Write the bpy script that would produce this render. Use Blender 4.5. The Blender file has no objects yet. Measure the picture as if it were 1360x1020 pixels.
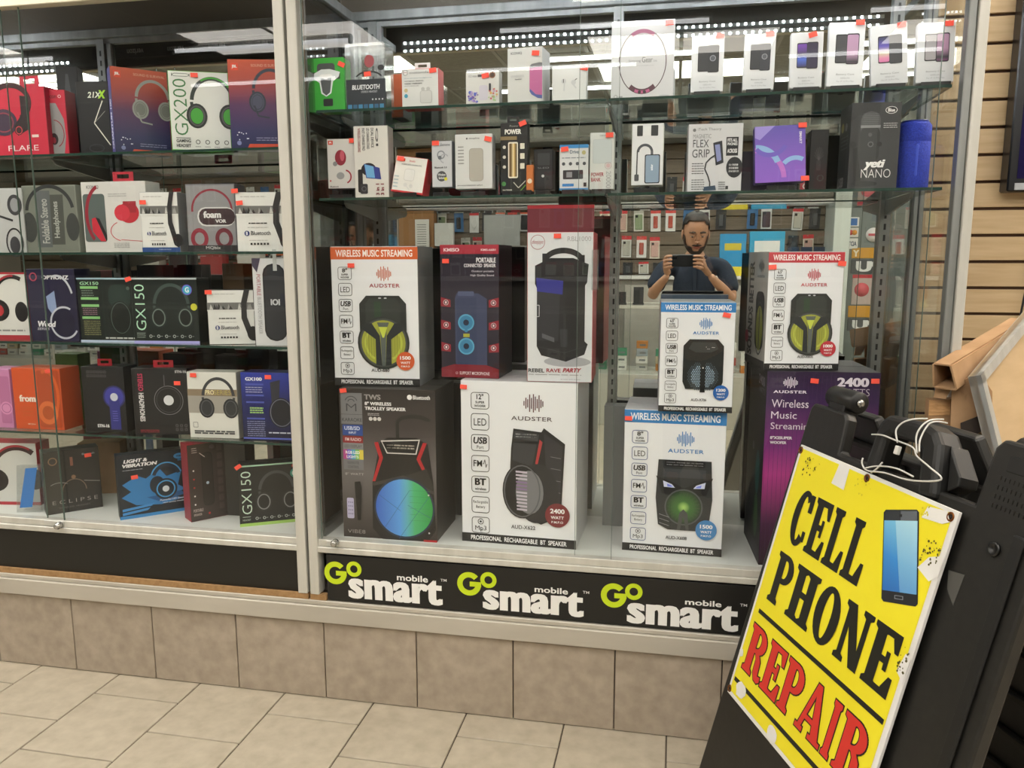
import bpy, math, random
from mathutils import Vector, Matrix
random.seed(7)
sc = bpy.context.scene
COL = sc.collection

# ------------------------------------------------------------------ camera
CAM = Vector((0.0, -2.1, 1.3177))
FL = 1060.15                       # focal length in pixels of a 1360 px wide frame
RX = Vector((0.98026253, 0.19769395, -0.00157054))
UP = Vector((-0.02875981, 0.15045566, 0.98819834))
FW = Vector((-0.19559713, 0.96864865, -0.15317168))
cam = bpy.data.objects.new('camera', bpy.data.cameras.new('camera'))
COL.objects.link(cam)
cam.matrix_world = Matrix(((RX.x, UP.x, -FW.x, CAM.x), (RX.y, UP.y, -FW.y, CAM.y), (RX.z, UP.z, -FW.z, CAM.z), (0, 0, 0, 1)))
cam.data.sensor_width = 36.0
cam.data.lens = 36.0 * FL / 1360.0
cam.data.clip_start = 0.02
cam.data.clip_end = 60
sc.camera = cam

# ------------------------------------------------------------------ light and exposure
world = bpy.data.worlds.new('room_air')
sc.world = world
world.use_nodes = True
world.node_tree.nodes['Background'].inputs[0].default_value = (1.0, 0.985, 0.955, 1)
world.node_tree.nodes['Background'].inputs[1].default_value = 0.5
PANEL_POWER = 10.5        # ceiling troffers
TUBE_POWER = 11.0        # bare LED tubes on the ceiling
LED_POWER = 240.0         # dots of the case's LED strip
sc.view_settings.view_transform = 'Standard'
sc.view_settings.look = 'None'
sc.view_settings.exposure = 0.0
sc.view_settings.gamma = 1.0
sc.view_settings.use_curve_mapping = False
sc.cycles.max_bounces = 10
sc.cycles.diffuse_bounces = 3
sc.cycles.glossy_bounces = 6
sc.cycles.transmission_bounces = 4
sc.cycles.transparent_max_bounces = 32
sc.cycles.caustics_reflective = False
sc.cycles.caustics_refractive = False
sc.cycles.sample_clamp_indirect = 4.0
sc.cycles.use_denoising = True

# ------------------------------------------------------------------ photo measuring: a pixel's ray met with a real plane
def ray(x, y):
    return RX * ((x - 680) / FL) - UP * ((y - 510) / FL) + FW
def onY(x, y, Y):
    d = ray(x, y); return CAM + d * ((Y - CAM.y) / d.y)
def onZ(x, y, Z):
    d = ray(x, y); return CAM + d * ((Z - CAM.z) / d.z)
def proj(q):
    d = Vector(q) - CAM; z = d.dot(FW)
    return (680 + FL * d.dot(RX) / z, 510 - FL * d.dot(UP) / z)

# ------------------------------------------------------------------ materials
def lin(h):
    h = h.lstrip('#'); v = [int(h[i:i + 2], 16) / 255 for i in (0, 2, 4)]
    return tuple((c / 12.92 if c <= .04045 else ((c + .055) / 1.055) ** 2.4) for c in v) + (1.0,)
_M = {}
def M(h, r=.5, metal=0.0, emit=0.0, coat=0.0):
    k = (h, r, metal, emit, coat)
    if k in _M: return _M[k]
    m = bpy.data.materials.new('paint_' + h.strip('#')); m.use_nodes = True
    b = m.node_tree.nodes['Principled BSDF']
    b.inputs['Base Color'].default_value = lin(h); b.inputs['Roughness'].default_value = r
    b.inputs['Metallic'].default_value = metal
    b.inputs['Coat Weight'].default_value = coat
    if emit:
        b.inputs['Emission Color'].default_value = lin(h); b.inputs['Emission Strength'].default_value = emit
    _M[k] = m
    return m
def noisy(name, h1, h2, scale=8, r=.6, stretch=(1, 1, 1), bump=0.0, metal=0.0, detail=6, lo=.3, hi=.7, coat=0.0):
    m = bpy.data.materials.new(name); m.use_nodes = True; nt = m.node_tree; N = nt.nodes; L = nt.links
    b = N['Principled BSDF']; b.inputs['Roughness'].default_value = r; b.inputs['Metallic'].default_value = metal
    b.inputs['Coat Weight'].default_value = coat
    tc = N.new('ShaderNodeTexCoord'); mp = N.new('ShaderNodeMapping'); mp.inputs['Scale'].default_value = stretch
    oi = N.new('ShaderNodeObjectInfo'); ad = N.new('ShaderNodeVectorMath'); ad.operation = 'ADD'
    mu = N.new('ShaderNodeMath'); mu.operation = 'MULTIPLY'; mu.inputs[1].default_value = 37.0
    L.new(oi.outputs['Random'], mu.inputs[0]); L.new(tc.outputs['Object'], ad.inputs[0]); L.new(mu.outputs[0], ad.inputs[1])
    nz = N.new('ShaderNodeTexNoise'); nz.inputs['Scale'].default_value = scale; nz.inputs['Detail'].default_value = detail
    L.new(ad.outputs[0], mp.inputs[0]); L.new(mp.outputs[0], nz.inputs['Vector'])
    cr = N.new('ShaderNodeValToRGB'); cr.color_ramp.elements[0].position = lo; cr.color_ramp.elements[1].position = hi
    cr.color_ramp.elements[0].color = lin(h1); cr.color_ramp.elements[1].color = lin(h2)
    L.new(nz.outputs['Fac'], cr.inputs[0]); L.new(cr.outputs[0], b.inputs['Base Color'])
    if bump:
        bp = N.new('ShaderNodeBump'); bp.inputs['Strength'].default_value = bump; bp.inputs['Distance'].default_value = .002
        L.new(nz.outputs['Fac'], bp.inputs['Height']); L.new(bp.outputs[0], b.inputs['Normal'])
    return m
def ramp(name, stops, axis='Z', size=1.0, off=0.0, r=.4, radial=None):
    """colour gradient along an axis of the object (metres), for carton print and painted screen reflections"""
    m = bpy.data.materials.new(name); m.use_nodes = True; nt = m.node_tree; N = nt.nodes; L = nt.links
    b = N['Principled BSDF']; b.inputs['Roughness'].default_value = r
    tc = N.new('ShaderNodeTexCoord')
    cr = N.new('ShaderNodeValToRGB'); e = cr.color_ramp.elements
    while len(e) < len(stops): e.new(.5)
    for k, (p, h) in enumerate(stops): e[k].position = p; e[k].color = lin(h)
    if radial:
        di = N.new('ShaderNodeVectorMath'); di.operation = 'DISTANCE'; di.inputs[1].default_value = radial
        L.new(tc.outputs['Object'], di.inputs[0]); src = di.outputs['Value']
    else:
        sp = N.new('ShaderNodeSeparateXYZ'); L.new(tc.outputs['Object'], sp.inputs[0]); src = sp.outputs[axis]
    ma = N.new('ShaderNodeMath'); ma.operation = 'MULTIPLY_ADD'; ma.inputs[1].default_value = 1 / size; ma.inputs[2].default_value = -off / size
    L.new(src, ma.inputs[0]); L.new(ma.outputs[0], cr.inputs[0]); L.new(cr.outputs[0], b.inputs['Base Color'])
    return m
def clear(name, tint=(.95, .98, .965), ior=1.5, rough=0.0, add=0.0, haze=0.0):
    """thin clear sheet: light passes straight through, the rest is reflected by Fresnel's law"""
    m = bpy.data.materials.new(name); m.use_nodes = True; nt = m.node_tree; N = nt.nodes; L = nt.links
    N.remove(N['Principled BSDF']); out = N['Material Output']
    t = N.new('ShaderNodeBsdfTransparent'); t.inputs[0].default_value = (*tint, 1)
    g = N.new('ShaderNodeBsdfGlossy'); g.inputs['Roughness'].default_value = rough; g.inputs[0].default_value = (1, 1, 1, 1)
    f = N.new('ShaderNodeFresnel'); ge = N.new('ShaderNodeNewGeometry')      # a sheet reflects alike from either side
    ir = N.new('ShaderNodeMath'); ir.operation = 'MULTIPLY_ADD'; ir.inputs[1].default_value = 1 / ior - ior; ir.inputs[2].default_value = ior
    L.new(ge.outputs['Backfacing'], ir.inputs[0]); L.new(ir.outputs[0], f.inputs['IOR'])
    mx = N.new('ShaderNodeMixShader'); a = N.new('ShaderNodeMath'); a.operation = 'ADD'; a.inputs[1].default_value = add; a.use_clamp = True
    L.new(f.outputs[0], a.inputs[0]); L.new(a.outputs[0], mx.inputs[0]); L.new(t.outputs[0], mx.inputs[1]); L.new(g.outputs[0], mx.inputs[2])
    last = mx
    if haze:
        d = N.new('ShaderNodeBsdfDiffuse'); d.inputs[0].default_value = (.8, .8, .78, 1); m2 = N.new('ShaderNodeMixShader'); m2.inputs[0].default_value = haze
        L.new(mx.outputs[0], m2.inputs[1]); L.new(d.outputs[0], m2.inputs[2]); last = m2
    L.new(last.outputs[0], out.inputs[0])
    return m
GLASS = clear('clear_glass', (.975, .988, .98), 1.45)
GEDGE = M('#62736b', .2)
SHELFG = clear('shelf_glass', (.93, .975, .955), 1.5)
CLEARP = clear('clear_plastic', (.90, .92, .92), 1.5, .08, .03, .05)
MIRROR = M('#d4d8d4', .0, 1.0)
ALU = noisy('brushed_aluminium', '#a9aba9', '#c3c4c1', 30, .42, (1, 1, .05), 0, .35)
ALUD = noisy('dull_aluminium', '#7f8280', '#989a98', 30, .45, (1, 1, .05), 0, .5)
TRIMM = noisy('satin_trim', '#b5afa3', '#c4beb2', 12, .45, (.2, 1, 1), 0, .15)
BLKP = M('#1b1a18', .5)
STEEL = M('#8d8f8c', .4, .7)
CARDB = noisy('corrugated_board', '#9d7b58', '#b08d69', 14, .85, (1, 1, 1), .15)
MAPLE = noisy('maple_laminate', '#bfa27a', '#d2b890', 5, .5, (1.2, 1, 14), .0, 0, 5, .25, .75)
STICK = M('#ff5a48', .6)
INK = '#1c1c1c'

# ------------------------------------------------------------------ mesh builder
class MB:
    def __init__(s): s.v = []; s.f = []; s.m = []; s.mats = []; s.sm = []
    def mi(s, m):
        if m not in s.mats: s.mats.append(m)
        return s.mats.index(m)
    def add(s, vs, fs, m, smooth=False):
        o = len(s.v); i = s.mi(m); s.v += [tuple(v) for v in vs]
        for f in fs: s.f.append([o + k for k in f]); s.m.append(i); s.sm.append(smooth)
        return s
    def box(s, x0, y0, z0, x1, y1, z1, m, c=0.0, X=None):
        if c <= 0:
            vs = [Vector((x, y, z)) for z in (z0, z1) for y in (y0, y1) for x in (x0, x1)]
            fs = [(0, 2, 3, 1), (4, 5, 7, 6), (0, 1, 5, 4), (2, 6, 7, 3), (0, 4, 6, 2), (1, 3, 7, 5)]
        else:
            vs = []; ix = {}
            for a, (xx, sx) in enumerate(((x0, 1), (x1, -1))):
                for b, (yy, sy) in enumerate(((y0, 1), (y1, -1))):
                    for e, (zz, sz) in enumerate(((z0, 1), (z1, -1))):
                        for k in range(3):
                            ix[a, b, e, k] = len(vs)
                            vs.append(Vector((xx + (0 if k == 0 else sx * c), yy + (0 if k == 1 else sy * c), zz + (0 if k == 2 else sz * c))))
            fs = [[ix[0, b, e, 0] for b, e in ((0, 0), (0, 1), (1, 1), (1, 0))], [ix[1, b, e, 0] for b, e in ((0, 0), (1, 0), (1, 1), (0, 1))],
                  [ix[a, 0, e, 1] for a, e in ((0, 0), (1, 0), (1, 1), (0, 1))], [ix[a, 1, e, 1] for a, e in ((0, 0), (0, 1), (1, 1), (1, 0))],
                  [ix[a, b, 0, 2] for a, b in ((0, 0), (0, 1), (1, 1), (1, 0))], [ix[a, b, 1, 2] for a, b in ((0, 0), (1, 0), (1, 1), (0, 1))]]
            for a in (0, 1):
                for b in (0, 1):
                    fs.append([ix[a, b, 0, 0], ix[a, b, 1, 0], ix[a, b, 1, 1], ix[a, b, 0, 1]])
                    fs.append([ix[a, 0, b, 0], ix[a, 1, b, 0], ix[a, 1, b, 2], ix[a, 0, b, 2]])
                    fs.append([ix[0, a, b, 1], ix[1, a, b, 1], ix[1, a, b, 2], ix[0, a, b, 2]])
                    for e in (0, 1): fs.append([ix[a, b, e, k] for k in range(3)])
        if X is not None: vs = [X @ v for v in vs]
        return s.add(vs, fs, m)
    def prism(s, pts, y0, y1, m, X=None, m2=None):
        """outline in x,z extruded from y0 to y1"""
        n = len(pts)
        vs = [Vector((p[0], y0, p[1])) for p in pts] + [Vector((p[0], y1, p[1])) for p in pts]
        if X is not None: vs = [X @ v for v in vs]
        s.add(vs, [list(range(n)), list(range(2 * n - 1, n - 1, -1))], m)
        o = len(s.v) - 2 * n; i = s.mi(m2 or m)
        for k in range(n): s.f.append([o + k, o + n + k, o + n + (k + 1) % n, o + (k + 1) % n]); s.m.append(i); s.sm.append(False)
        return s
    def tube(s, path, r, m, n=8, closed=False, cap=True):
        path = [Vector(p) for p in path]; rs = r if isinstance(r, (list, tuple)) else [r] * len(path)
        vs = []; N = len(path); ref = None
        for i, p in enumerate(path):
            a = path[(i - 1) % N] if (closed or i) else p; b = path[(i + 1) % N] if (closed or i < N - 1) else p
            t = (b - a).normalized()
            if ref is None: ref = Vector((0, 0, 1)) if abs(t.z) < .9 else Vector((1, 0, 0))
            u = t.cross(ref).normalized(); w = u.cross(t).normalized(); ref = w
            for k in range(n):
                an = 2 * math.pi * k / n; vs.append(p + (u * math.cos(an) + w * math.sin(an)) * rs[i])
        fs = []
        for i in range(N if closed else N - 1):
            j = (i + 1) % N
            for k in range(n): fs.append([i * n + k, i * n + (k + 1) % n, j * n + (k + 1) % n, j * n + k])
        if cap and not closed: fs += [list(range(n))[::-1], [(N - 1) * n + k for k in range(n)]]
        return s.add(vs, fs, m, True)
    def lathe(s, prof, m, n=20, X=None, smooth=True):
        vs = []
        for r, z in prof:
            for k in range(n):
                a = 2 * math.pi * k / n; vs.append(Vector((r * math.cos(a), r * math.sin(a), z)))
        if X is not None: vs = [X @ v for v in vs]
        fs = [[i * n + k, i * n + (k + 1) % n, (i + 1) * n + (k + 1) % n, (i + 1) * n + k] for i in range(len(prof) - 1) for k in range(n)]
        fs += [list(range(n))[::-1], [(len(prof) - 1) * n + k for k in range(n)]]
        return s.add(vs, fs, m, smooth)
    def ell(s, c, r, m, n=14, X=None):
        vs = []; k2 = n // 2
        for i in range(k2 + 1):
            th = math.pi * i / k2
            for k in range(n):
                a = 2 * math.pi * k / n; v = Vector((c[0] + r[0] * math.sin(th) * math.cos(a), c[1] + r[1] * math.sin(th) * math.sin(a), c[2] + r[2] * math.cos(th)))
                vs.append(X @ v if X is not None else v)
        return s.add(vs, [[i * n + k, (i + 1) * n + k, (i + 1) * n + (k + 1) % n, i * n + (k + 1) % n] for i in range(k2) for k in range(n)], m, True)
    def build(s, name, parent=None, loc=None, rot=None, kind=None, mesh=None):
        if mesh is None:
            mesh = bpy.data.meshes.new(name); mesh.from_pydata(s.v, [], s.f)
            for m in s.mats: mesh.materials.append(m)
            mesh.polygons.foreach_set('material_index', s.m); mesh.polygons.foreach_set('use_smooth', s.sm); mesh.update()
        o = bpy.data.objects.new(name, mesh); COL.objects.link(o)
        if parent is not None: o.parent = parent
        if loc is not None: o.location = loc
        if rot is not None: o.rotation_euler = rot
        if kind: o['kind'] = kind
        return o
def inst(name, mesh, parent=None, loc=None, rot=None, scale=None):
    o = bpy.data.objects.new(name, mesh); COL.objects.link(o)
    if parent is not None: o.parent = parent
    if loc is not None: o.location = loc
    if rot is not None: o.rotation_euler = rot
    if scale is not None: o.scale = scale
    return o
def empty(name, loc=(0, 0, 0), rot=None):
    o = bpy.data.objects.new(name, None); COL.objects.link(o); o.location = loc; o.empty_display_size = .05
    if rot is not None: o.rotation_euler = rot
    return o
def tag(o, label, cat, group=None, kind=None):
    o['label'] = label
    if cat: o['category'] = cat
    if group: o['group'] = group
    if kind: o['kind'] = kind
    return o
def bevel(o, w, seg=2):
    b = o.modifiers.new('bevel', 'BEVEL'); b.width = w; b.segments = seg; b.limit_method = 'ANGLE'; b.angle_limit = math.radians(40)
    return o

# ------------------------------------------------------------------ lettering and flat print
_tc = bpy.data.curves.new('lettering_source', 'FONT'); _tc.resolution_u = 3
_to = bpy.data.objects.new('lettering_source', _tc)
_TX = {}
def textmesh(s, bold=0.0, shear=0.0, space=1.0):
    k = (s, bold, shear, space)
    if k not in _TX and bold > .027:            # heavy letters: a lighter cut laid down three times, a little apart
        vs, fs, a0, a1, b0, b1 = textmesh(s, .024, shear, space); e = bold - .022; n = len(vs)
        out = [(x + d, y, j * .00005) for j, d in enumerate((-e, 0, e)) for x, y in vs]
        _TX[k] = (out, [[q + n * j for q in f] for j in range(3) for f in fs], a0 - e, a1 + e, b0, b1)
    if k not in _TX:
        _tc.body = s; _tc.offset = bold; _tc.shear = shear; _tc.space_character = space
        me = _to.to_mesh()
        vs = [(v.co.x, v.co.y) for v in me.vertices]; fs = [list(p.vertices) for p in me.polygons]
        _to.to_mesh_clear()
        xs = [v[0] for v in vs] or [0, 1]; ys = [v[1] for v in vs] or [0, 1]
        _TX[k] = (vs, fs, min(xs), max(xs), min(ys), max(ys))
    return _TX[k]
class Print:
    """flat print on one face. x,y run 0..100 from the top left of the face; radii are per cent of its width"""
    def __init__(s, w, h, face='F', dep=.1):
        s.w = w; s.h = h; s.mb = MB(); s.z = .0004; s.face = face; s.dep = dep
    def up(s): s.z += .00005
    def P(s, x, y):
        a = (x / 100 - .5) * s.w; b = s.h * (1 - y / 100)
        if s.face == 'F': return (a, -s.z, b)
        if s.face == 'L': return (-s.dep[0] / 2 - s.z, s.w / 2 - a, b)
        if s.face == 'R': return (s.dep[0] / 2 + s.z, a + s.w / 2, b)
    def poly(s, pts, c):
        s.up(); s.mb.add([s.P(*p) for p in pts], [list(range(len(pts)))], c if not isinstance(c, str) else M(c, .45))
    def rect(s, x0, y0, x1, y1, c): s.poly([(x0, y1), (x1, y1), (x1, y0), (x0, y0)], c)
    def q(s, cx, cy, R, lx, ly): return (cx + lx * R, cy - ly * R * s.w / s.h)
    def lp(s, cx, cy, R, pts, c): s.poly([s.q(cx, cy, R, *p) for p in pts], c)
    def disc(s, cx, cy, r, c, ry=None, n=20):
        ry = ry or r; k = s.w / s.h
        s.poly([(cx + r * math.cos(2 * math.pi * i / n), cy + k * ry * math.sin(-2 * math.pi * i / n)) for i in range(n)][::1], c)
    def ring(s, cx, cy, r, t, c, a0=0, a1=360, ry=None, n=24):
        s.up(); ry = ry or r; k = s.w / s.h; vs = []
        for i in range(n + 1):
            a = math.radians(a0 + (a1 - a0) * i / n); ca, sa = math.cos(a), math.sin(a)
            vs += [s.P(cx + r * ca, cy - k * ry * sa), s.P(cx + (r - t) * ca, cy - k * (ry - t) * sa)]
        s.mb.add(vs, [[2 * i, 2 * i + 1, 2 * i + 3, 2 * i + 2] for i in range(n)], c if not isinstance(c, str) else M(c, .45))
    def line(s, pts, t, c):
        s.up(); k = s.w / s.h
        for (x0, y0), (x1, y1) in zip(pts, pts[1:]):
            dx, dy = x1 - x0, (y1 - y0) / k; l = math.hypot(dx, dy) or 1; nx, ny = -dy / l * t / 2, dx / l * t / 2 * k
            s.mb.add([s.P(x0 + nx, y0 + ny), s.P(x1 + nx, y1 + ny), s.P(x1 - nx, y1 - ny), s.P(x0 - nx, y0 - ny)], [[0, 1, 2, 3]], c if not isinstance(c, str) else M(c, .45))
    def rr(s, x0, y0, x1, y1, c, t=None, r=None):
        """rounded rectangle, outline if t is given"""
        k = s.w / s.h; r = r if r is not None else .18 * (x1 - x0)
        def loop(i):
            out = []
            for cx, cy, a in ((x1 - r, y0 + r * k, 0), (x0 + r, y0 + r * k, 90), (x0 + r, y1 - r * k, 180), (x1 - r, y1 - r * k, 270)):
                for j in range(4):
                    an = math.radians(a + 30 * j); out.append((cx + (r - i) * math.cos(an), cy - (r - i) * k * math.sin(an)))
            return out
        if t is None: return s.poly(loop(0), c)
        s.up(); a, b = loop(0), loop(t); n = len(a)
        s.mb.add([s.P(*p) for p in a + b], [[i, (i + 1) % n, n + (i + 1) % n, n + i] for i in range(n)], c if not isinstance(c, str) else M(c, .45))
    def text(s, t, x0, y0, x1, y1, c, bold=.0, shear=0, rot=0, space=1.0, up=True):
        """text stretched to fill the box; rot 90 reads upwards, -90 downwards"""
        vs, fs, a0, a1, b0, b1 = textmesh(t, bold, shear, space)
        if up: s.up()
        out = []
        z0_ = s.z
        for v_ in vs:
            a, b = v_[0], v_[1]; s.z = z0_ + (v_[2] if len(v_) > 2 else 0)
            u = (a - a0) / ((a1 - a0) or 1); v = (b - b0) / ((b1 - b0) or 1)
            if rot == 0: p = (x0 + u * (x1 - x0), y1 - v * (y1 - y0))
            elif rot == 90: p = (x1 - v * (x1 - x0), y1 - u * (y1 - y0))
            elif rot == 180: p = (x1 - u * (x1 - x0), y0 + v * (y1 - y0))
            else: p = (x0 + v * (x1 - x0), y0 + u * (y1 - y0))
            out.append(s.P(*p))
        s.z = z0_ + (.0001 if bold > .027 else 0)
        s.mb.add(out, fs, c if not isinstance(c, str) else M(c, .45))
    def bars(s, x0, y0, x1, y1, n, c, t=.35):
        """rows of print too small to read"""
        for i in range(n):
            y = y0 + (y1 - y0) * (i + .5) / n; hh = (y1 - y0) / n * t / 2; x = x0; rnd = random.Random(i * 7 + n)
            while x < x1 - 1:
                l = (x1 - x0) * rnd.uniform(.08, .25); e = min(x + l, x1)
                s.mb.add([s.P(x, y + hh), s.P(e, y + hh), s.P(e, y - hh), s.P(x, y - hh)], [[0, 1, 2, 3]], M(c, .45)); x = e + (x1 - x0) * .03
    def build(s, parent, name='printed_front'):
        if s.mb.f: return s.mb.build(name, parent)
def cup(name, o, x, z): pass
# ================================================================== THE SETTING
YM = 0.38            # mirror plane at the back of the cases
ZB = 0.503           # deck of the cases
CEIL = 2.7
TILEF = noisy('floor_tile_glaze', '#aba18e', '#beb4a1', 22, .38, (1, 1, 1), .04)
TILEW = noisy('wall_tile_glaze', '#9e9181', '#b3a696', 26, .42, (1, 1, 1), .05)
GROUT = M('#5c544a', .9)

floor = MB().box(-7, -4.75, -.02, 4, .6, -.004, GROUT).build('floor', kind='structure')
tm = MB().box(-.1425, -.1425, -.006, .1425, .1425, 0, TILEF, .0015)
tmesh = tm.build('tile', floor, (0, 0, 0)); tme = tmesh.data
P0 = .289; first = True; n = 0
for c in range(-9, 4):
    xc = .015 + (c + .5) * P0
    yo = -.112 if (c % 2 == 0) else -.262
    for r in range(-1, 9):
        yc = yo - r * P0 + P0 / 2 - P0
        if yc > .14 or yc < -2.7: continue
        if first: tmesh.location = (xc, yc, 0); first = False
        else: inst('tile', tme, floor, (xc, yc, 0), (0, 0, random.choice((0, math.pi))))
        n += 1
far = MB()
for c in range(-24, 13):
    for r in range(0, 17):
        xc = .015 + (c + .5) * P0; yc = (-.112 if c % 2 == 0 else -.262) - P0 / 2 - r * P0
        if -9 <= c <= 3 and yc >= -2.7: continue
        if yc < -4.6: continue
        far.box(xc - .1425, yc - .1425, -.006, xc + .1425, yc + .1425, 0, TILEF)
far.build('tile', floor, kind='stuff')

wb = MB().box(-3.2, .012, 0, .9, .6, .25, GROUT).build('wall_base', kind='structure')
wt = MB().box(-.1435, 0, 0, .1435, .012, .247, TILEW, .0015)
w0 = wt.build('tile', wb, (-1.8733 + .145, 0, .002)); wme = w0.data
for i in list(range(-5, 0)) + list(range(1, 9)):
    inst('tile', wme, wb, (-1.8733 + .29022 * i + .145, 0, .002))
tr = MB().box(-3.2, -.014, .250, .92, .45, .302, TRIMM, .002).box(-3.2, -.006, .302, .92, .014, .316, TRIMM, .002)
tr.build('trim_1', kind='structure')

MB().box(-7, .60, 0, .5, .64, CEIL, M('#8a8478', .8)).build('wall_back', kind='structure')
MB().box(-7.04, -4.75, 0, -7, .6, CEIL, M('#a39c90', .8)).build('wall_left', kind='structure')
MB().box(4, -4.75, 0, 4.04, .6, CEIL, M('#a39c90', .8)).build('wall_right', kind='structure')

# slat wall to the right of the cases
sw = MB().box(.5, .435, 0, 4, .6, CEIL, M('#4b3527', .8)).build('wall_slatted', kind='structure')
sl = MB().box(0, 0, .0085, 1.3, .03, .0735, MAPLE, .001).box(0, .012, 0, 1.3, .016, .0085, M('#5a4130', .7))
s0 = None
for k in range(-9, 24):
    z = 1.978 - .0736 * k - .0085
    if z < .02 or z > CEIL - .08: continue
    for xx in (.664, 1.968):
        if s0 is None: s0 = sl.build('slat', sw, (xx, .405, z)); sme = s0.data
        else: inst('slat', sme, sw, (xx, .405, z))

# suspended ceiling: grid, tiles, troffers
cl = MB().box(-7, -4.75, CEIL, 4, .6, CEIL + .03, M('#77746c', .9))
cl = cl.build('ceiling', kind='structure')
CT = noisy('ceiling_tile_board', '#98958b', '#a9a69c', 40, .95, (1, 1, 1), .3)
ct = MB().box(-.295, -.295, 0, .295, .295, .012, CT, .004); c0 = None
grid = MB()
lights = {(-5, 1), (-5, 2), (-2, 0), (-2, 3), (1, 0), (1, 3), (2, 0), (-8, 2), (-8, 0), (4, 2), (-5, 5), (-1, 6), (-9, 5), (4, 0), (4, 4), (4, 6), (-1, 4), (2, 6)}  # rightmost panels are added outside the mirrors' view to light the box fronts
for i in range(-11, 7):
    grid.box(i * .61 - .012, -4.7, -.006, i * .61 + .012, .55, 0, M('#b5b3aa', .6))
    for j in range(0, 8):
        xc = i * .61 + .305; yc = .30 - j * .61
        if abs(i) > 11: continue
        if (i, j) in lights or (i - 1, j) in lights: continue
        if c0 is None: c0 = ct.build('tile', cl, (xc, yc, CEIL - .011)); cme = c0.data
        else: inst('tile', cme, cl, (xc, yc, CEIL - .011))
for j in range(0, 9): grid.box(-7, .605 - j * .61 - .012, -.006, 4, .605 - j * .61 + .012, 0, M('#b5b3aa', .6))
grid.build('grid', cl, (0, 0, CEIL - .011))
LENS = M('#fff9ef', .5, 0, PANEL_POWER)
for n_, (i, j) in enumerate(sorted(lights)):
    t = empty('ceiling_light', (i * .61 + .61, .30 - j * .61, CEIL - .012))
    tag(t, 'long flat white ceiling light panel set in the grid, mirrored in the case, rightmost ones added unseen for light', 'light', 'ceiling light panels')
    MB().box(-.60, -.295, -.004, -.575, .295, .01, M('#c9c7bf', .5)).box(.575, -.295, -.004, .60, .295, .01, M('#c9c7bf', .5)).box(-.575, -.295, -.004, .575, -.27, .01, M('#c9c7bf', .5)).box(-.575, .27, -.004, .575, .295, .01, M('#c9c7bf', .5)).build('frame', t)
    MB().box(-.575, -.27, 0, .575, .27, .01, LENS).build('diffuser', t)
for xx, yy, nm in ((-.60, -1.93, 'nearer to the case of the close pair'), (-.60, -2.09, 'farther from the case of the close pair'), (-.45, -2.75, 'over the middle of the shop floor'), (-2.6, -2.75, 'over the shop floor towards the headphone case side'),
        (1.6, -2.75, 'over the shop floor towards the slatted wall side'), (-4.7, -2.75, 'far down the shop'), (-.9, -3.7, 'over the glass counter'), (-3.1, -3.7, 'over the far end of the glass counter'), (1.3, -3.7, 'near the pillar opposite')):
    t = empty('tube_light', (xx, yy, CEIL - .02)); tag(t, 'bright white ceiling tube light ' + nm, 'light')
    MB().box(-.62, -.03, -.012, .62, .03, .008, M('#d8d8d4', .4), .004).build('housing', t)
    MB().tube([(-.6, 0, -.025), (.6, 0, -.025)], .012, M('#ffffff', .4, 0, TUBE_POWER), 10).build('tube', t)
    MB().box(-.62, -.015, -.045, -.6, .015, -.01, M('#d8d8d4', .4)).build('end_cap', t); MB().box(.6, -.015, -.045, .62, .015, -.01, M('#d8d8d4', .4)).build('end_cap', t)

# ================================================================== THE TWO DISPLAY CASES
def case(name, label, x0, x1, stds, joint):
    t = empty(name, ((x0 + x1) / 2, 0, .317)); tag(t, label, 'display case')
    ox, oz = -(x0 + x1) / 2, -.317
    def mb(): return MB()
    def part(nm, b, mat=None, kind=None):
        o = b.build(nm, t, (ox, 0, oz)); 
        if kind: o['kind'] = kind
        return o
    return t, part
ALUW = noisy('pale_anodised_aluminium', '#c3c1b8', '#d2d0c8', 30, .38, (1, 1, .05), 0, .15)
def case_common(part, x0, x1, headlabel):
    part('header', MB().box(x0, -.004, 2.04, x1, .03, 2.34, M('#d9d2bd', .6), .002))
    part('header_back', MB().box(x0 + .02, .0305, 2.045, x1 - .02, .036, 2.30, M('#35332f', .5)))
    part('top_panel', MB().box(x0, .03, 2.30, x1, .42, 2.32, M('#55504a', .6)))
    part('upper_back_panel', MB().box(x0, YM, 2.07, x1, YM + .01, 2.30, M('#5b554b', .3)))
    part('back_rail', MB().box(x0 + .02, YM - .03, 2.045, x1 - .02, YM, 2.072, ALUD, .002).box(x0 + .02, YM - .012, 2.03, x1 - .02, YM, 2.045, ALUD))
    part('deck', MB().box(x0 + .01, .02, ZB - .02, x1 - .01, YM, ZB, M('#d9dad6', .45)))
    part('back_board', MB().box(x0, YM + .006, .32, x1, YM + .02, 2.07, M('#3d3b38', .8)))
    part('bottom_rail', MB().box(x0 + .03, -.006, .466, x1 - .03, .02, .484, ALUW, .002).box(x0 + .03, .000, .484, x1 - .03, .030, .505, ALUW, .0015))
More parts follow.
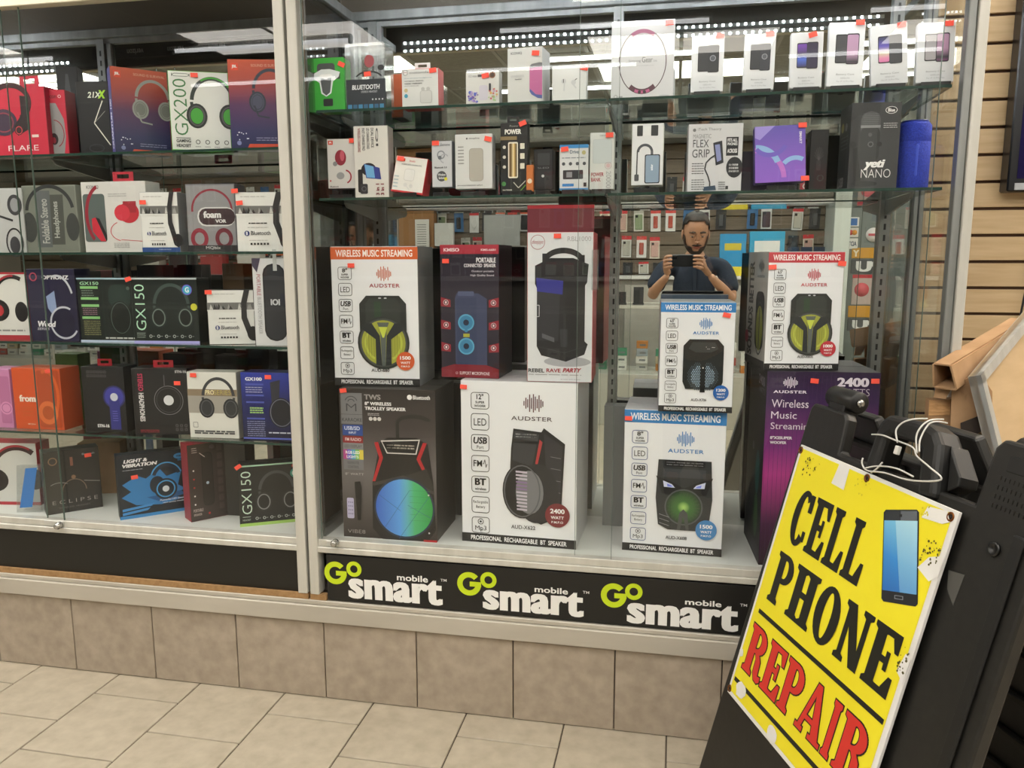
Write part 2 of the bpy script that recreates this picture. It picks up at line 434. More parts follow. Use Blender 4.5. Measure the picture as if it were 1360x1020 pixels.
# ---- left case
LX0, LX1 = -3.1, -1.045
lt, lpart = case('display_case', 'long glass display case of headphones on the left, black kick panel below', LX0, LX1, 0, 0)
case_common(lpart, LX0, LX1, '')
lpart('post', MB().box(-1.076, -.008, .335, -1.046, .035, 2.34, ALUW, .002))
lpart('kick_panel', MB().box(LX0, .006, .334, -1.078, .016, .467, M('#171613', .4)))
lpart('cork_strip', MB().box(LX0, -.004, .317, -1.045, .016, .334, noisy('chipboard_edge', '#96744c', '#b08b60', 60, .9)))
lpart('side_panel', MB().box(-1.075, .04, .505, -1.060, YM, 2.06, noisy('beech_board', '#8d7352', '#a3865f', 6, .6, (1, 1, 8))))
def std(px, py, Y): return onY(px, py, Y).x
for x in (std(134, 60, YM - .01), -2.75):
    b = MB().box(x - .014, YM - .016, ZB, x + .014, YM - .001, 2.045, ALUD)
    for k in range(48): b.box(x - .003, YM - .0168, ZB + .03 + k * .031, x + .003, YM - .0155, ZB + .047 + k * .031, M('#1b1b1b', .6))
    lpart('slotted_standard', b)
    lpart('mirror_frame', MB().box(x + .02, YM - .012, ZB, x + .038, YM - .001, 2.04, STEEL, .002))
lpart('mirror', MB().box(LX0 + .02, YM - .001, ZB, -1.06, YM + .005, 2.06, MIRROR))
# ---- right case
RX0, RX1 = -1.04, .684
rt, rpart = case('display_case', 'glass display case of boxed speakers behind the yellow sign, black banner below', RX0, RX1, 0, 0)
case_common(rpart, RX0, RX1, '')
rpart('post', MB().box(-1.037, -.008, .335, -1.008, .035, 2.34, ALUW, .002))
rpart('post', MB().box(.662, -.008, .32, .684, .035, 2.34, ALUW, .002).box(.643, .001, .505, .661, .035, 2.05, ALUD, .002))
rpart('cork_strip', MB().box(-1.039, -.004, .317, -.988, .016, .334, bpy.data.materials['chipboard_edge']))
rpart('kick_panel', MB().box(-.985, .006, .32, .684, .016, .467, M('#1a1a1a', .5)))
rpart('back_post', MB().box(.650, YM - .022, ZB, .662, YM, 2.07, ALUD, .002).box(.664, YM - .022, ZB, .676, YM, 2.07, ALUD, .002))
rpart('back_post', MB().box(-.945 + .02, YM - .014, ZB, -.945 + .036, YM - .001, 2.045, ALUD, .002).box(-1.01, YM - .03, ZB, -.99, YM - .001, 2.07, ALUD, .002))
rpart('side_rail', MB().box(-1.008, .03, 2.04, -.985, YM, 2.066, ALUD, .002))
rpart('side_rail', MB().box(.655, .03, 2.04, .68, YM, 2.066, ALUD, .002))
for x in (-.935, -.180, .579):
    b = MB().box(x - .014, YM - .018, ZB, x + .014, YM - .001, 2.045, STEEL)
    for k in range(48): b.box(x - .003, YM - .0190, ZB + .03 + k * .031, x + .003, YM - .0175, ZB + .047 + k * .031, M('#1b1b1b', .6))
    rpart('slotted_standard', b)
rpart('mirror', MB().box(-.99, YM - .001, ZB, .650, YM + .005, 2.06, MIRROR))
rpart('side_glass', MB().box(.6665, .03, ZB, .6725, YM - .02, 2.05, GLASS))
rpart('side_glass', MB().box(-1.004, .03, ZB, -.998, YM - .02, 2.05, clear('grey_glass', (.55, .56, .55), 1.5, .0, .10)))
def pane(part, x0, x1, y):
    b = MB().add([(x0, y, ZB + .002), (x1, y, ZB + .002), (x1, y, 2.04), (x0, y, 2.04)], [[0, 1, 2, 3]], GLASS)
    o = part('glass_pane', b)
    part('pane_edge', MB().box(x0 - .0009, y - .002, ZB, x0, y + .003, 2.04, GEDGE)); part('pane_edge', MB().box(x1, y - .003, ZB, x1 + .0009, y + .003, 2.04, GEDGE))
pane(rpart, -1.0, -.149, .008); pane(rpart, -.250, .597, .018)
pane(lpart, -3.08, -1.875, .008); pane(lpart, -1.945, -1.078, .018)
def clip(part, px, py, w=.06):
    p = onY(px, py, -.004)
    part('pane_clip', MB().box(p.x - w, -.003, .486, p.x + w * .2, .005, .504, M('#c9c9c4', .3, .3), .001))
    part('lock', MB().lathe([(.011, 0), (.011, .012), (.008, .014), (.008, .02), (.004, .021)], M('#b9b9b6', .25, .8), 14, Matrix.Translation((p.x, -.004, p.z)) @ Matrix.Rotation(math.radians(90), 4, 'X')))
clip(lpart, 80, 697); clip(rpart, 446, 720, .03)
# LED strips inside both headers and the dark verizon band in the left one
for part, x0, x1 in ((rpart, -.96, .62), (lpart, -3.0, -2.3)):
    for z in (2.070, 2.044):
        part('led_strip', MB().box(x0, .036, z - .005, x1, .039, z + .005, M('#8f9290', .5)))
        b = MB(); k = 0; x = x0 + .01
        while x < x1:
            b.box(x - .003, .0388, z - .003, x + .003, .0412, z + .003, M('#f4f8ff', .5, 0, LED_POWER)); x += .0235
        part('led', b, kind='stuff')
vb = MB().box(-2.2, .0365, 2.075, -1.1, .038, 2.115, M('#1c1c1c', .5)); lpart('brand_strip', vb)
vs, fs, a0, a1, b0, b1 = textmesh('verizon', .02)
b = MB()
for k in range(6):
    xx = -1.13 - k * .17
    b.add([(xx - (v[0] - a0) / (a1 - a0) * .07, .0383, 2.107 - (v[1] - b0) / (b1 - b0) * .02) for v in vs], [f[::-1] for f in fs], M('#bdbdbd', .5))
lpart('strip_lettering', b, kind='stuff')

# banner under the right case
bz = tag(MB().box(-.985, -.001, .320, .655, .004, .460, M('#151515', .35), .0008).build('banner'), 'glossy black banner with green and white lettering under the speaker case', 'banner')
def banner_word():
    PS = []
    for _ in range(3):
        P = Print(1.64, .14); P.z = .0015; PS.append(P)
    LIME = '#c9e01c'
    for k, x in enumerate((-.975, -.571, -.190)):
        pass
    def at(px, py): 
        p = onY(px, py, -.002); return ((p.x + .985) / 1.64 * 100, (.460 - p.z) / .14 * 100)
    for P, (gx, gy, ox) in zip(PS, ((445.4, 761, 0), (623, 775.5, 179), (815, 791, 372))):
        cx, cy = at(gx, gy)
        R = 2.15
        P.ring(cx, cy, R, .98, LIME, 42, 360, n=30); P.rect(cx + .1, cy - 5.2, cx + R, cy + 5.2, LIME)
        ex, ey = at(gx + 24.5 + ox * .006, gy - 5); P.ring(ex, ey, 1.45, .74, LIME)
    for P, (x0, y0, x1, y1) in zip(PS, ((462, 771, 588, 805), (641, 787, 775, 820.5), (833, 805, 980, 840))):
        xa, ya = at(x0, y0 - 8); xb, yb_ = at(x1, y1); ya = at(x1 - 8, y0)[1]
        P.text('smart', xa, ya, xb, yb_, '#f2f2f0', .055, space=1.06)
    for P, (x0, y0, x1, y1) in zip(PS, ((527, 762, 571, 776), (710, 778, 757, 792), (910, 795, 961, 809))):
        xa, ya = at(x0, y0); xb, yb_ = at(x1, y1)
        P.text('mobile', xa, ya + .5, xb - .35, yb_ - 3, '#f2f2f0', .022)
        ta, tb_ = at(x1 + 14 + (x0 > 600) * 3 + (x0 > 800) * 5, y1 - 6); P.text('TM', ta, tb_ - 2, ta + 1.1, tb_ + 3.5, '#f2f2f0', .01)
    for P in PS: P.build(bz, 'lettering')
    for o in bz.children: o.location = (-.165, 0, .320)
banner_word()

# glass shelves and their brackets
def shelf(x0, x1, z, label, grp=None, y0=.045, y1=.352):
    vs = [(x, y, zz) for zz in (z - .007, z) for y in (y0, y1) for x in (x0, x1)]
    b = MB().add(vs, [(0, 2, 3, 1), (4, 5, 7, 6)], SHELFG).add(vs, [(0, 1, 5, 4), (2, 6, 7, 3), (0, 4, 6, 2), (1, 3, 7, 5)], M('#2d443c', .12))
    return tag(b.build('glass_shelf'), label, 'shelf')
SR1, SR2 = 1.7285, 1.491
SL1, SL2, SL3, SL4 = 1.6345, 1.3435, 1.068, .779
shelf(-.985, -.185, SR1, 'top glass shelf of the speaker case, left half, carrying white earbud boxes')
shelf(-.178, .632, SR1, 'top glass shelf of the speaker case, right half, carrying white phone battery cases')
shelf(-.985, -.185, SR2, 'second glass shelf of the speaker case, left half, carrying a power bank row')
shelf(-.178, .628, SR2, 'second glass shelf of the speaker case, right half, under the microphone box')
shelf(-3.0, -1.085, SL1, 'highest glass shelf of the headphone case, under the gaming headset boxes')
shelf(-3.0, -1.085, SL2, 'second glass shelf from the top of the headphone case, under white Bluetooth boxes')
shelf(-3.0, -1.085, SL3, 'third glass shelf from the top of the headphone case, under dark gaming boxes')
shelf(-3.0, -1.085, SL4, 'lowest glass shelf of the headphone case, under the orange headphone box')
def bracket(part, x, z):
    part('shelf_bracket', MB().prism([(0, 0), (0, -.042), (.02, -.042), (.24, -.014), (.255, -.002), (.255, 0)], -.003, .003, STEEL, Matrix.Translation((x, YM - .018, z - .008)) @ Matrix.Rotation(math.radians(-90), 4, 'Z')))
for z in (SR1, SR2):
    for x in (-.935, -.181, .579): bracket(rpart, x, z)
for z in (SL1, SL2, SL3, SL4):
    for x in (std(134, 60, YM - .01), -2.75, -1.12): bracket(lpart, x, z)
# ================================================================== BOXED GOODS
def newtonX(px, Y, Z, dirx=1.0, diry=0.0, base=None):
    """distance along a horizontal direction whose image column is px"""
    b = Vector(base) if base is not None else Vector((0, Y, Z)); s = 0.0
    for _ in range(12):
        q = b + Vector((dirx * s, diry * s, 0)); e = px - proj(q)[0]
        g = (proj(q + Vector((dirx * .01, diry * .01, 0)))[0] - proj(q)[0]) / .01
        s += e / g
    return s
def easel(label, loc, w, yaw):
    o = empty('display_easel', loc, (0, 0, yaw)); tag(o, label, 'display stand', 'black plastic easels')
    k = M('#161616', .35)
    MB().box(-w / 2, -.012, 0, w / 2, .03, .005, k, .001).box(-w / 2, -.014, .0, w / 2, -.010, .012, k, .001).build('base', o)
    for s in (-1, 1): MB().box(s * w * .3 - .004, -.004, .004, s * w * .3 + .004, .012, .010, k, .001).build('foot', o)
    MB().prism([(-.006, 0), (.006, 0), (.004, .05), (-.004, .05)], .04, .044, k).build('strut', o)
    return o
def item(name, label, cat, xl, xr, yt, Zs, Y=.07, yaw=0, dep=.06, front='#e9e9e9', side=None, draw=None, st=(), lift=0, tilt=0, roll=0, base=None, group=None, drawL=None, drawR=None, tab=None, bodymat=None, dh=0.0):
    yw = math.radians(yaw); Z = Zs + lift
    if base:                                    # both lower front corners measured on the deck
        A = onZ(xl, base[0], Z); B = onZ(xr, base[1], Z); d = B - A; yw = math.atan2(d.y, d.x); w = d.length
    else:
        A = Vector((newtonX(xl, Y, Z), Y, Z)); w = newtonX(xr, Y, Z, math.cos(yw), math.sin(yw), A)
        B = A + Vector((math.cos(yw), math.sin(yw), 0)) * w
    C = (A + B) / 2; h = .1
    for _ in range(12):
        y = proj(C + Vector((0, 0, h)))[1]; g = (proj(C + Vector((0, 0, h + .01)))[1] - y) / .01
        h += (yt - y) / g
    h += dh
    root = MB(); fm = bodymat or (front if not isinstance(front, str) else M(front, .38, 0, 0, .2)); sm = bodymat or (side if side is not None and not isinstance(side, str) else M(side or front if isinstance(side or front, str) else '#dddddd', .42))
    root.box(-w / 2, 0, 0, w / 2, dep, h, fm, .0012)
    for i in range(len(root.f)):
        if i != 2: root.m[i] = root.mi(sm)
    # lid seam and side flaps on top
    root.box(-w / 2 + .002, dep * .48, h - .0002, w / 2 - .002, dep * .52, h + .0006, sm)
    o = root.build(name, None, C, (math.radians(-tilt), math.radians(roll), yw))
    tag(o, label, cat, group)
    if draw:
        P = Print(w, h); draw(P); P.build(o, 'printed_front')
    if drawL:
        P = Print(dep, h, 'L', (w,)); drawL(P); P.build(o, 'printed_side')
    if drawR:
        P = Print(dep, h, 'R', (w,)); drawR(P); P.build(o, 'printed_side')
    for (sx, sy, sr) in st:
        sw_, sh_ = .020, .0125
        b = MB().box(-sw_ / 2, -.0016, -sh_ / 2, sw_ / 2, -.0004, sh_ / 2, STICK, .0003)
        b.build('price_sticker', o, ((sx / 100 - .5) * w, -.006 if draw and 0 else -.0035, h * (1 - sy / 100)), (0, math.radians(sr), 0))
    if tab:                                     # hang tab with its slot
        x0, x1, th, hx = tab; a, c = (x0 / 100 - .5) * w, (x1 / 100 - .5) * w
        b = MB(); mt = M(hx, .5); m_ = (a + c) / 2; q = (c - a) * .28
        b.box(a, dep * .3, h, c, dep * .3 + .001, h + th * .35, mt).box(a, dep * .3, h + th * .75, c, dep * .3 + .001, h + th, mt)
        b.box(a, dep * .3, h + th * .35, m_ - q, dep * .3 + .001, h + th * .75, mt).box(m_ + q, dep * .3, h + th * .35, c, dep * .3 + .001, h + th * .75, mt)
        b.build('hang_tab', o)
    if lift:
        easel('black easel under the ' + ' '.join(label.split(',')[0].split()[:11]), (C.x, C.y, Zs), min(w * .8, .07), yw)
    return o
# ---- pictures printed on the cartons
def headphones(P, cx, cy, R, band='#2b2b2e', cup='#1d1d20', ring='#55565a', inner='#0f0f11', mic=None):
    k = P.w / P.h
    P.ring(cx, cy, R, R * .17, band, 5, 175, ry=R * 1.15)
    for s in (-1, 1):
        P.line([(cx + s * R * .93, cy), (cx + s * R * .9, cy + k * R * .35)], R * .14, band)
        ex = cx + s * R * .72; ey = cy + k * R * .62
        P.disc(ex, ey, R * .46, cup, R * .56); P.ring(ex, ey, R * .36, R * .06, ring, ry=R * .46); P.disc(ex, ey, R * .28, inner, R * .36)
    if mic: P.line([(cx - R * .9, cy + k * R * .8), (cx - R * .7, cy + k * R * 1.35), (cx - R * .1, cy + k * R * 1.45)], R * .09, mic)
def phone_pair(P, c1, c2, y0=18, y1=66, swirl=None):
    P.rr(20, y0 + 1, 52, y1, '#16161a', r=4); P.rr(22, y0 + 3, 50, y1 - 2, c1, r=3)
    P.rr(50, y0, 85, y1 + 2, '#24242a', r=5); P.rr(52, y0 + 2, 83, y1, c2, r=4)
    P.disc(66, (y0 + y1) / 2, 9, '#55585f') if swirl == 'o' else None
    P.ring(66, (y0 + y1) / 2, 9, 1.2, '#b9bcc2') if swirl == 'o' else None
def eq_logo(P, cx, y0, y1, w, col, name=True, nc='#4a4a4a', t=1.6, hy=None):
    hs = (.25, .6, .45, .95, .6, 1.0, .75, .5, .9, .45, .3)
    ym = (y0 + y1) / 2
    for i, hh in enumerate(hs):
        x = cx - w / 2 + w * i / (len(hs) - 1); P.line([(x, ym - (y1 - y0) / 2 * hh), (x, ym + (y1 - y0) / 2 * hh * .9)], w * .055, col)
def audster(head, headtxt, size, model, watt, wcol, logo, style, foot=True, namecol=None):
    def d(P):
        k = P.w / P.h; T0 = 0 if head is None else 9.2
        if head:
            P.rect(0, 0.6, 100, 9.2, head); P.text('WIRELESS MUSIC STREAMING', 6, 2.5, 94, 7.4, headtxt, .022)
        P.rect(0, 94.4, 100, 100, INK); P.text('PROFESSIONAL  RECHARGEABLE  BT  SPEAKER', 8, 95.7, 92, 98.6, '#f2f2f2', .025)
        eq_logo(P, 61 if head else 63, 14 if head else 7, 25 if head else 18.5, 16, logo)
        P.text('AUDSTER', 44, 26.3 if head else 20.5, 79, 29 if head else 23, namecol or logo, .01, space=1.1)
        labs = [(size + '"', 'SUPER', 'WOOFER'), ('LED', '', ''), ('USB', 'Port', ''), ('FM', '', ''), ('BT', 'wireless', ''), ('', 'Rechargeable', 'Battery'), ('', 'Mp3', '')]
        ya = 14.5 if head else 7; st = 11.4 if head else 12.8
        bl = '#3b4f8c' if head == '#2f7fc4' else '#4a4a4a'
        for i, (a, b, c) in enumerate(labs):
            y = ya + i * st; x0, x1 = (8, 24) if head else (9, 25); hh = st * .80
            P.rr(x0, y, x1, y + hh, bl, .55, 2.6)
            if i == 0: P.text(a, x0 + 5, y + .1 * hh, x1 - 5, y + .42 * hh, INK, .02); P.text(b, x0 + 4, y + .52 * hh, x1 - 4, y + .66 * hh, INK, .02); P.text(c, x0 + 3, y + .74 * hh, x1 - 3, y + .88 * hh, INK, .02)
            elif i == 1: P.text('LED', x0 + 2.5, y + .3 * hh, x1 - 2.5, y + .72 * hh, '#333333', 0)
            elif i == 2: P.text('USB', x0 + 2, y + .16 * hh, x1 - 2, y + .56 * hh, INK, .03, .15); P.text('Port', x0 + 5, y + .66 * hh, x1 - 5, y + .86 * hh, INK)
            elif i == 3: P.text('FM', x0 + 2, y + .3 * hh, x1 - 6.5, y + .68 * hh, INK, .01); P.line([(x1 - 6, y + .5 * hh), (x1 - 5, y + .5 * hh), (x1 - 4, y + .25 * hh), (x1 - 3, y + .72 * hh), (x1 - 2, y + .5 * hh)], .5, INK)
            elif i == 4: P.text('BT', x0 + 3, y + .14 * hh, x1 - 3, y + .56 * hh, INK, .05); P.text('wireless', x0 + 3, y + .7 * hh, x1 - 3, y + .86 * hh, INK, .02)
            elif i == 5: P.text(b, x0 + 1.5, y + .24 * hh, x1 - 1.5, y + .46 * hh, INK, 0); P.text(c, x0 + 4, y + .54 * hh, x1 - 4, y + .76 * hh, INK, 0)
            else: P.text('Mp3', x0 + 3, y + .54 * hh, x1 - 3, y + .9 * hh, INK, 0); P.ring((x0 + x1) / 2, y + .28 * hh, 2.6, .5, INK); P.disc((x0 + x1) / 2, y + .28 * hh, .9, INK)
        P.text(model, 44, 87.2, 65, 89.6, INK, .01)
        if style == 'A':                        # round grille with green lit halves
            P.lp(59, 52, 1, [(-27, -20), (-27, 18), (-19, 27), (19, 27), (27, 18), (27, -20), (22, -30), (-22, -30)], '#1f2422')
            P.lp(59, 52, 1, [(-20, 18), (-15, 24), (15, 24), (20, 18), (20, -10), (-20, -10)], '#2c322f')
            P.rect(49, 39, 57, 56, '#27402a'); P.text('..', 54, 36, 64, 37, '#c9cdd0')
            cy = 68.5
            P.disc(59, cy, 30, '#2a2d2c', n=32); P.disc(59, cy, 27.5, '#474c48', n=32); P.disc(59, cy, 25.5, '#9fa43c', n=32)
            P.ring(59, cy, 22, 2.5, '#b9c24c', 120, 240); P.ring(59, cy, 22, 2.5, '#b9c24c', -60, 60)
            for a in range(-20, 22, 3): P.line([(59 + a, cy - 13 * k * 1.2), (59 + a, cy + 13 * k * 1.2)], .35, '#6f7630')
            P.lp(59, cy, 1, [(-20, 22), (-13, 22), (-4, 8), (-2, -26), (-9, -25), (-9, 4), (-24, 15)], '#23282a')
            P.lp(59, cy, 1, [(20, 22), (24, 15), (9, 4), (9, -25), (2, -26), (4, 8), (13, 22)], '#23282a')
            P.lp(59, cy, 1, [(-7, 23), (7, 23), (3.5, 14), (2, -26), (-2, -26), (-3.5, 14)], '#5a615c'); P.lp(59, cy, 1, [(-5, 18), (5, 18), (1, 6), (-1, 6)], '#c3d04c')
        elif style == 'B':                      # bluish honeycomb grille
            P.lp(59, 55, 1, [(-23, -36), (-27, -26), (-27, 24), (-19, 33), (19, 33), (27, 24), (27, -26), (23, -36)], '#1c201f')
            P.lp(59, 55, 1, [(-20, 20), (-15, 29), (15, 29), (20, 20), (10, 15), (-10, 15)], '#343a3a'); P.text('·_ ~', 62, 40, 74, 42, '#e6e6e6')
            cy = 67
            for a in range(-8, 9):
                for b_ in range(-8, 9):
                    x = a * 2.5 + (b_ % 2) * 1.25; y = b_ * 2.3; rr_ = math.hypot(x, y)
                    if rr_ < 21 and abs(x) > 3.4: P.disc(59 + x, cy + y * k, .85, '#a9c6dc' if rr_ < 16 else '#4c5a64', n=6); P.z -= .00005
            P.up(); P.lp(59, cy, 1, [(-3.4, 14), (3.4, 14), (3.4, -22), (-3.4, -22)], '#0f1212'); P.disc(59, cy - 12 * k, 1, '#eeeeee')
        elif style == 'C':                      # cat eyes, green cone
            P.lp(61, 54, 1, [(-25, -38), (-28, -10), (-26, 30), (26, 30), (28, -10), (25, -38), (15, -43), (-15, -43)], '#2e3134')
            P.rr(41, 34, 81, 38.5, '#17181b', r=1.5); P.bars(43, 34.8, 79, 38, 2, '#9a9ca2', .4); P.rect(40, 40, 82, 46, '#3d4146')
            P.lp(61, 48, 1, [(-28, 4), (-12, -2), (0, -8), (12, -2), (28, 4), (22, -14), (0, -18), (-22, -14)], '#1b1d20')
            for s in (-1, 1):
                P.lp(61, 49.5, 1, [(s * 9, -5.5), (s * 12, -2), (s * 21, 1.5), (s * 20, -5)][::s], '#d5dcf8'); P.lp(61, 49.5, 1, [(s * 11, -4.6), (s * 13, -3), (s * 17, -1.5), (s * 16.5, -4.4)][::s], '#7a8cf0')
            cy = 66.5
            P.disc(61, cy, 19, '#53585c', n=28); P.disc(61, cy, 17.5, ramp('green_cone', [(0, '#b6e07c'), (.35, '#3f7a34'), (1, '#26302a')], size=.05, radial=((61 / 100 - .5) * P.w, 0, P.h * (1 - cy / 100))), n=28)
            for a in range(0, 360, 15): P.line([(61 + 6 * math.cos(math.radians(a)), cy + 6 * k * math.sin(math.radians(a))), (61 + 16 * math.cos(math.radians(a)), cy + 16 * k * math.sin(math.radians(a)))], .3, '#4e5d45')
            P.lp(61, cy, 1, [(-6, -24), (-4, -6), (0, -2), (4, -6), (6, -24), (3, -24), (0, -9), (-3, -24)], '#4a4f4f')
            for y in (74, 77, 80): P.line([(37, y - 2), (47, y)], .6, '#8b9094')
        elif style == 'D':                      # tall angled speaker with striped round front
            P.poly([(46, 28), (70, 29.5), (72, 27), (90, 36), (87, 88 - 8), (70, 92 - 6), (50, 80), (42, 70), (44, 40)], '#1d1d1f')
            P.poly([(72, 30), (88, 37.5), (85.5, 77), (76, 74)], '#313135'); P.poly([(47, 29.5), (68, 31), (67, 35), (46, 34)], '#3f4144'); P.bars(48, 30.5, 66, 33.5, 2, '#cfcfcf', .4)
            P.poly([(46, 36.5), (66, 37), (62, 51), (45, 47)], '#34363a'); P.poly([(68.5, 34), (71, 35.5), (66, 52), (64.5, 50)], '#b03a3c')
            for y in (44, 51, 58, 65): P.line([(78, y), (86.5, y + .8)], .5, '#77797d')
            P.disc(66, 67, 19, '#29292c', 26, 26); P.disc(53.5, 66, 17, '#17181a', 24, 26); P.disc(60, 66.5, 12, '#77787c', 19, 22); P.ring(53.5, 66, 16, 1.2, '#5c5d62', ry=23)
            for i in range(12):
                y = 53.5 + i * 2.1; P.poly([(48 + i * .1, y), (58, y + .3), (58, y + 1.5), (48 + i * .1, y + 1.1)], ('#8a7398' if 2 < i < 6 else '#c4bccb'))
        wy = 81.5 if head else 79.5; wr = 10.5
        wx = 84
        P.disc(wx, wy, wr, wcol, n=28); P.text(watt, wx - 6.2, wy - 5.2 * k * 1.1, wx + 6.2, wy - 1.6 * k, '#f4f4f4', .035); P.text('WATT', wx - 5.6, wy + .6 * k, wx + 5.6, wy + 3.2 * k, '#f4f4f4', .03); P.text('P.M.P.O', wx - 5, wy + 5 * k, wx + 5, wy + 7 * k, '#f4f4f4', .02)
    return d
SPK = dict(cat='speaker box')
BW = '#eceef2'
# base row
def tws(P):
    k = P.w / P.h
    P.poly([(0, 0), (100, 0), (100, 100), (0, 100)], ramp('trolley_print', [(0, '#2e2826'), (.45, '#6a6565'), (.75, '#413a39'), (1, '#2b2624')], 'Z', P.h, 0))
    P.rect(1.5, 3, 24, 17, '#77777a'); P.text('M', 7, 10, 18, 15, '#3f3f42', -.01); P.ring(12.5, 9.5, 7, .8, '#3f3f42', 20, 160); P.ring(12.5, 9.5, 4, .8, '#3f3f42', 20, 160)
    P.rect(1.5, 17.2, 24, 23.5, '#77777a'); P.text('KARAOKE', 2.5, 19.5, 23.5, 21.8, '#252527')
    P.rect(2.5, 24, 24, 31, '#2c4a92'); P.text('USB/SD', 4.5, 25, 21, 27.5, '#d7def2', .02); P.text('INPUT', 9, 28.5, 17, 30, '#d7def2', .02)
    P.rect(2.5, 31.5, 24, 36, '#8b1d23'); P.text('FM RADIO', 5, 32.6, 22, 34.8, '#e4c9c9', .02)
    P.rect(2.5, 36, 24, 40.5, '#858588'); P.text('LED DISPLAY', 4, 37.3, 22.5, 39.2, '#404042')
    for i, c in enumerate(('#b44a8e', '#6a5ad0', '#4aa6c8', '#7cc65e', '#dcc94e')): P.rect(2.5 + i * 4.3, 40.5, 6.8 + i * 4.3, 47, c)
    P.text('RGB LED', 5, 41.4, 20, 43.4, '#f0f0f0', .03); P.text('LIGHTS', 6, 44.4, 19, 46.2, '#f0f0f0', .03)
    P.rect(2.5, 47, 24, 54, '#77777a'); P.text('REMOTE', 7, 48.4, 19, 50.2, '#404042'); P.text('CONTROL', 7, 51.2, 19, 53, '#404042')
    P.text('8" WATT', 4, 56, 24, 57.6, '#b8b4b2')
    P.text('TWS', 26.5, 3.6, 44, 7, '#9c9896', .04); P.text('8" WIRELESS', 27, 8.4, 55, 10.6, '#f3f3f3', .04); P.text('TROLLEY SPEAKER', 27, 11.6, 70, 13.8, '#f3f3f3', .04)
    P.disc(74, 4.7, 2.6, '#f3f3f3'); P.text('Bluetooth', 77.5, 3.4, 95, 6, '#f3f3f3', .02); P.bars(30, 15.6, 42, 17.5, 2, '#c9c5c3'); 
    for x in (33, 37.5, 42): P.disc(x, 19.5, 2, '#d8d4d2')
    P.ring(78, 21.5, 19, 4.2, '#2a2725', 20, 178, ry=9); P.rect(59, 21, 62.5, 32, '#262321')
    P.poly([(42, 35), (50, 31.5), (80, 31), (92, 35), (97, 60), (99, 92), (90, 100), (42, 100), (32, 93), (33, 62)], '#171413')
    P.poly([(43, 33.5), (84, 32), (80, 42), (49, 42)], '#d7d3cf'); P.poly([(44.4, 34.3), (82.5, 32.8), (79, 41.3), (49.8, 41.3)], '#1c1a1a'); P.bars(49, 35.5, 78, 39, 2, '#d3cdc0', .5)
    P.poly([(36, 35), (40, 34.6), (45, 45), (36, 61), (33, 61), (41, 45)], '#b5262c'); P.poly([(87, 34), (91, 34.2), (84, 45), (95, 60), (92, 60.5), (80, 45)], '#b5262c')
    P.poly([(33, 62), (66, 56), (98, 66), (97, 68), (66, 59), (34, 64)], '#3d3937'); P.poly([(68, 56.5), (90, 51), (97, 63), (96, 65)], '#2e2b29')
    cx, cy = 66, 78; r = 30
    P.disc(cx, cy, r + 2, '#24344a', n=32)
    P.disc(cx, cy, r, ramp('rgb_cone', [(0, '#3a66c8'), (.42, '#5b9fe8'), (.55, '#63b4c8'), (.68, '#4fb878'), (1, '#2f9a44')], 'X', r / 50 * P.w, (cx / 100 - .5) * P.w - r / 100 * P.w, .5), n=36)
    for a, b_ in (((40, 70), (62, 80)), ((45, 92), (72, 66)), ((60, 99), (92, 70)), ((70, 76), (94, 84))): P.line([a, b_], .35, '#2e5c8a')
    for a in range(6): P.line([(72, 66 + a * 4), (94, 66 + a * 4)], .25, '#3c8a58')
    P.poly([(14, 62), (20, 61.5), (21.5, 66), (19.5, 88), (16, 88), (14, 66)], '#0f0d0d'); P.rr(5, 73, 12.5, 87, '#b9b4d4', r=1.5)
    for i in range(4):
        for j in range(3): P.disc(7 + j * 1.9, 76 + i * 2.6, .6, '#55507c', n=6)
    P.text('VIBE8', 5, 94.5, 24, 97, '#a5a09e', -.01)
    P.disc(92, 68.5, .9, '#cfcfcf'); P.disc(92, 94, .9, '#cfcfcf'); P.rect(86, 98.6, 100, 100, '#b5262c')
item('speaker_box', 'dark trolley speaker carton with a blue and green lit cone, standing on the deck', 'speaker box', 457, 581, 517, ZB, base=(712, 720), dep=.21, front='#2b2725', side='#35322f', draw=tws, st=[(5, 1.5, -8)])
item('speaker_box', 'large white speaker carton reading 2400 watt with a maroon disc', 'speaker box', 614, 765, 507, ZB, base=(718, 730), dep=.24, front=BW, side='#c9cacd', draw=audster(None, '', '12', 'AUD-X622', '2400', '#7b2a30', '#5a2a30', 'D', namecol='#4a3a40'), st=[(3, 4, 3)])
item('speaker_box', 'white speaker carton with blue header and green cone, on the deck', 'speaker box', 826, 958, 545, ZB, base=(730, 740), dep=.20, front=BW, side='#b9bcc2', draw=audster('#2f7fc4', '#f4f6fa', '8', 'AUD-X608', '1500', '#3f86c6', '#2f7fc4', 'C'), st=[(4, 6.5, 0)])
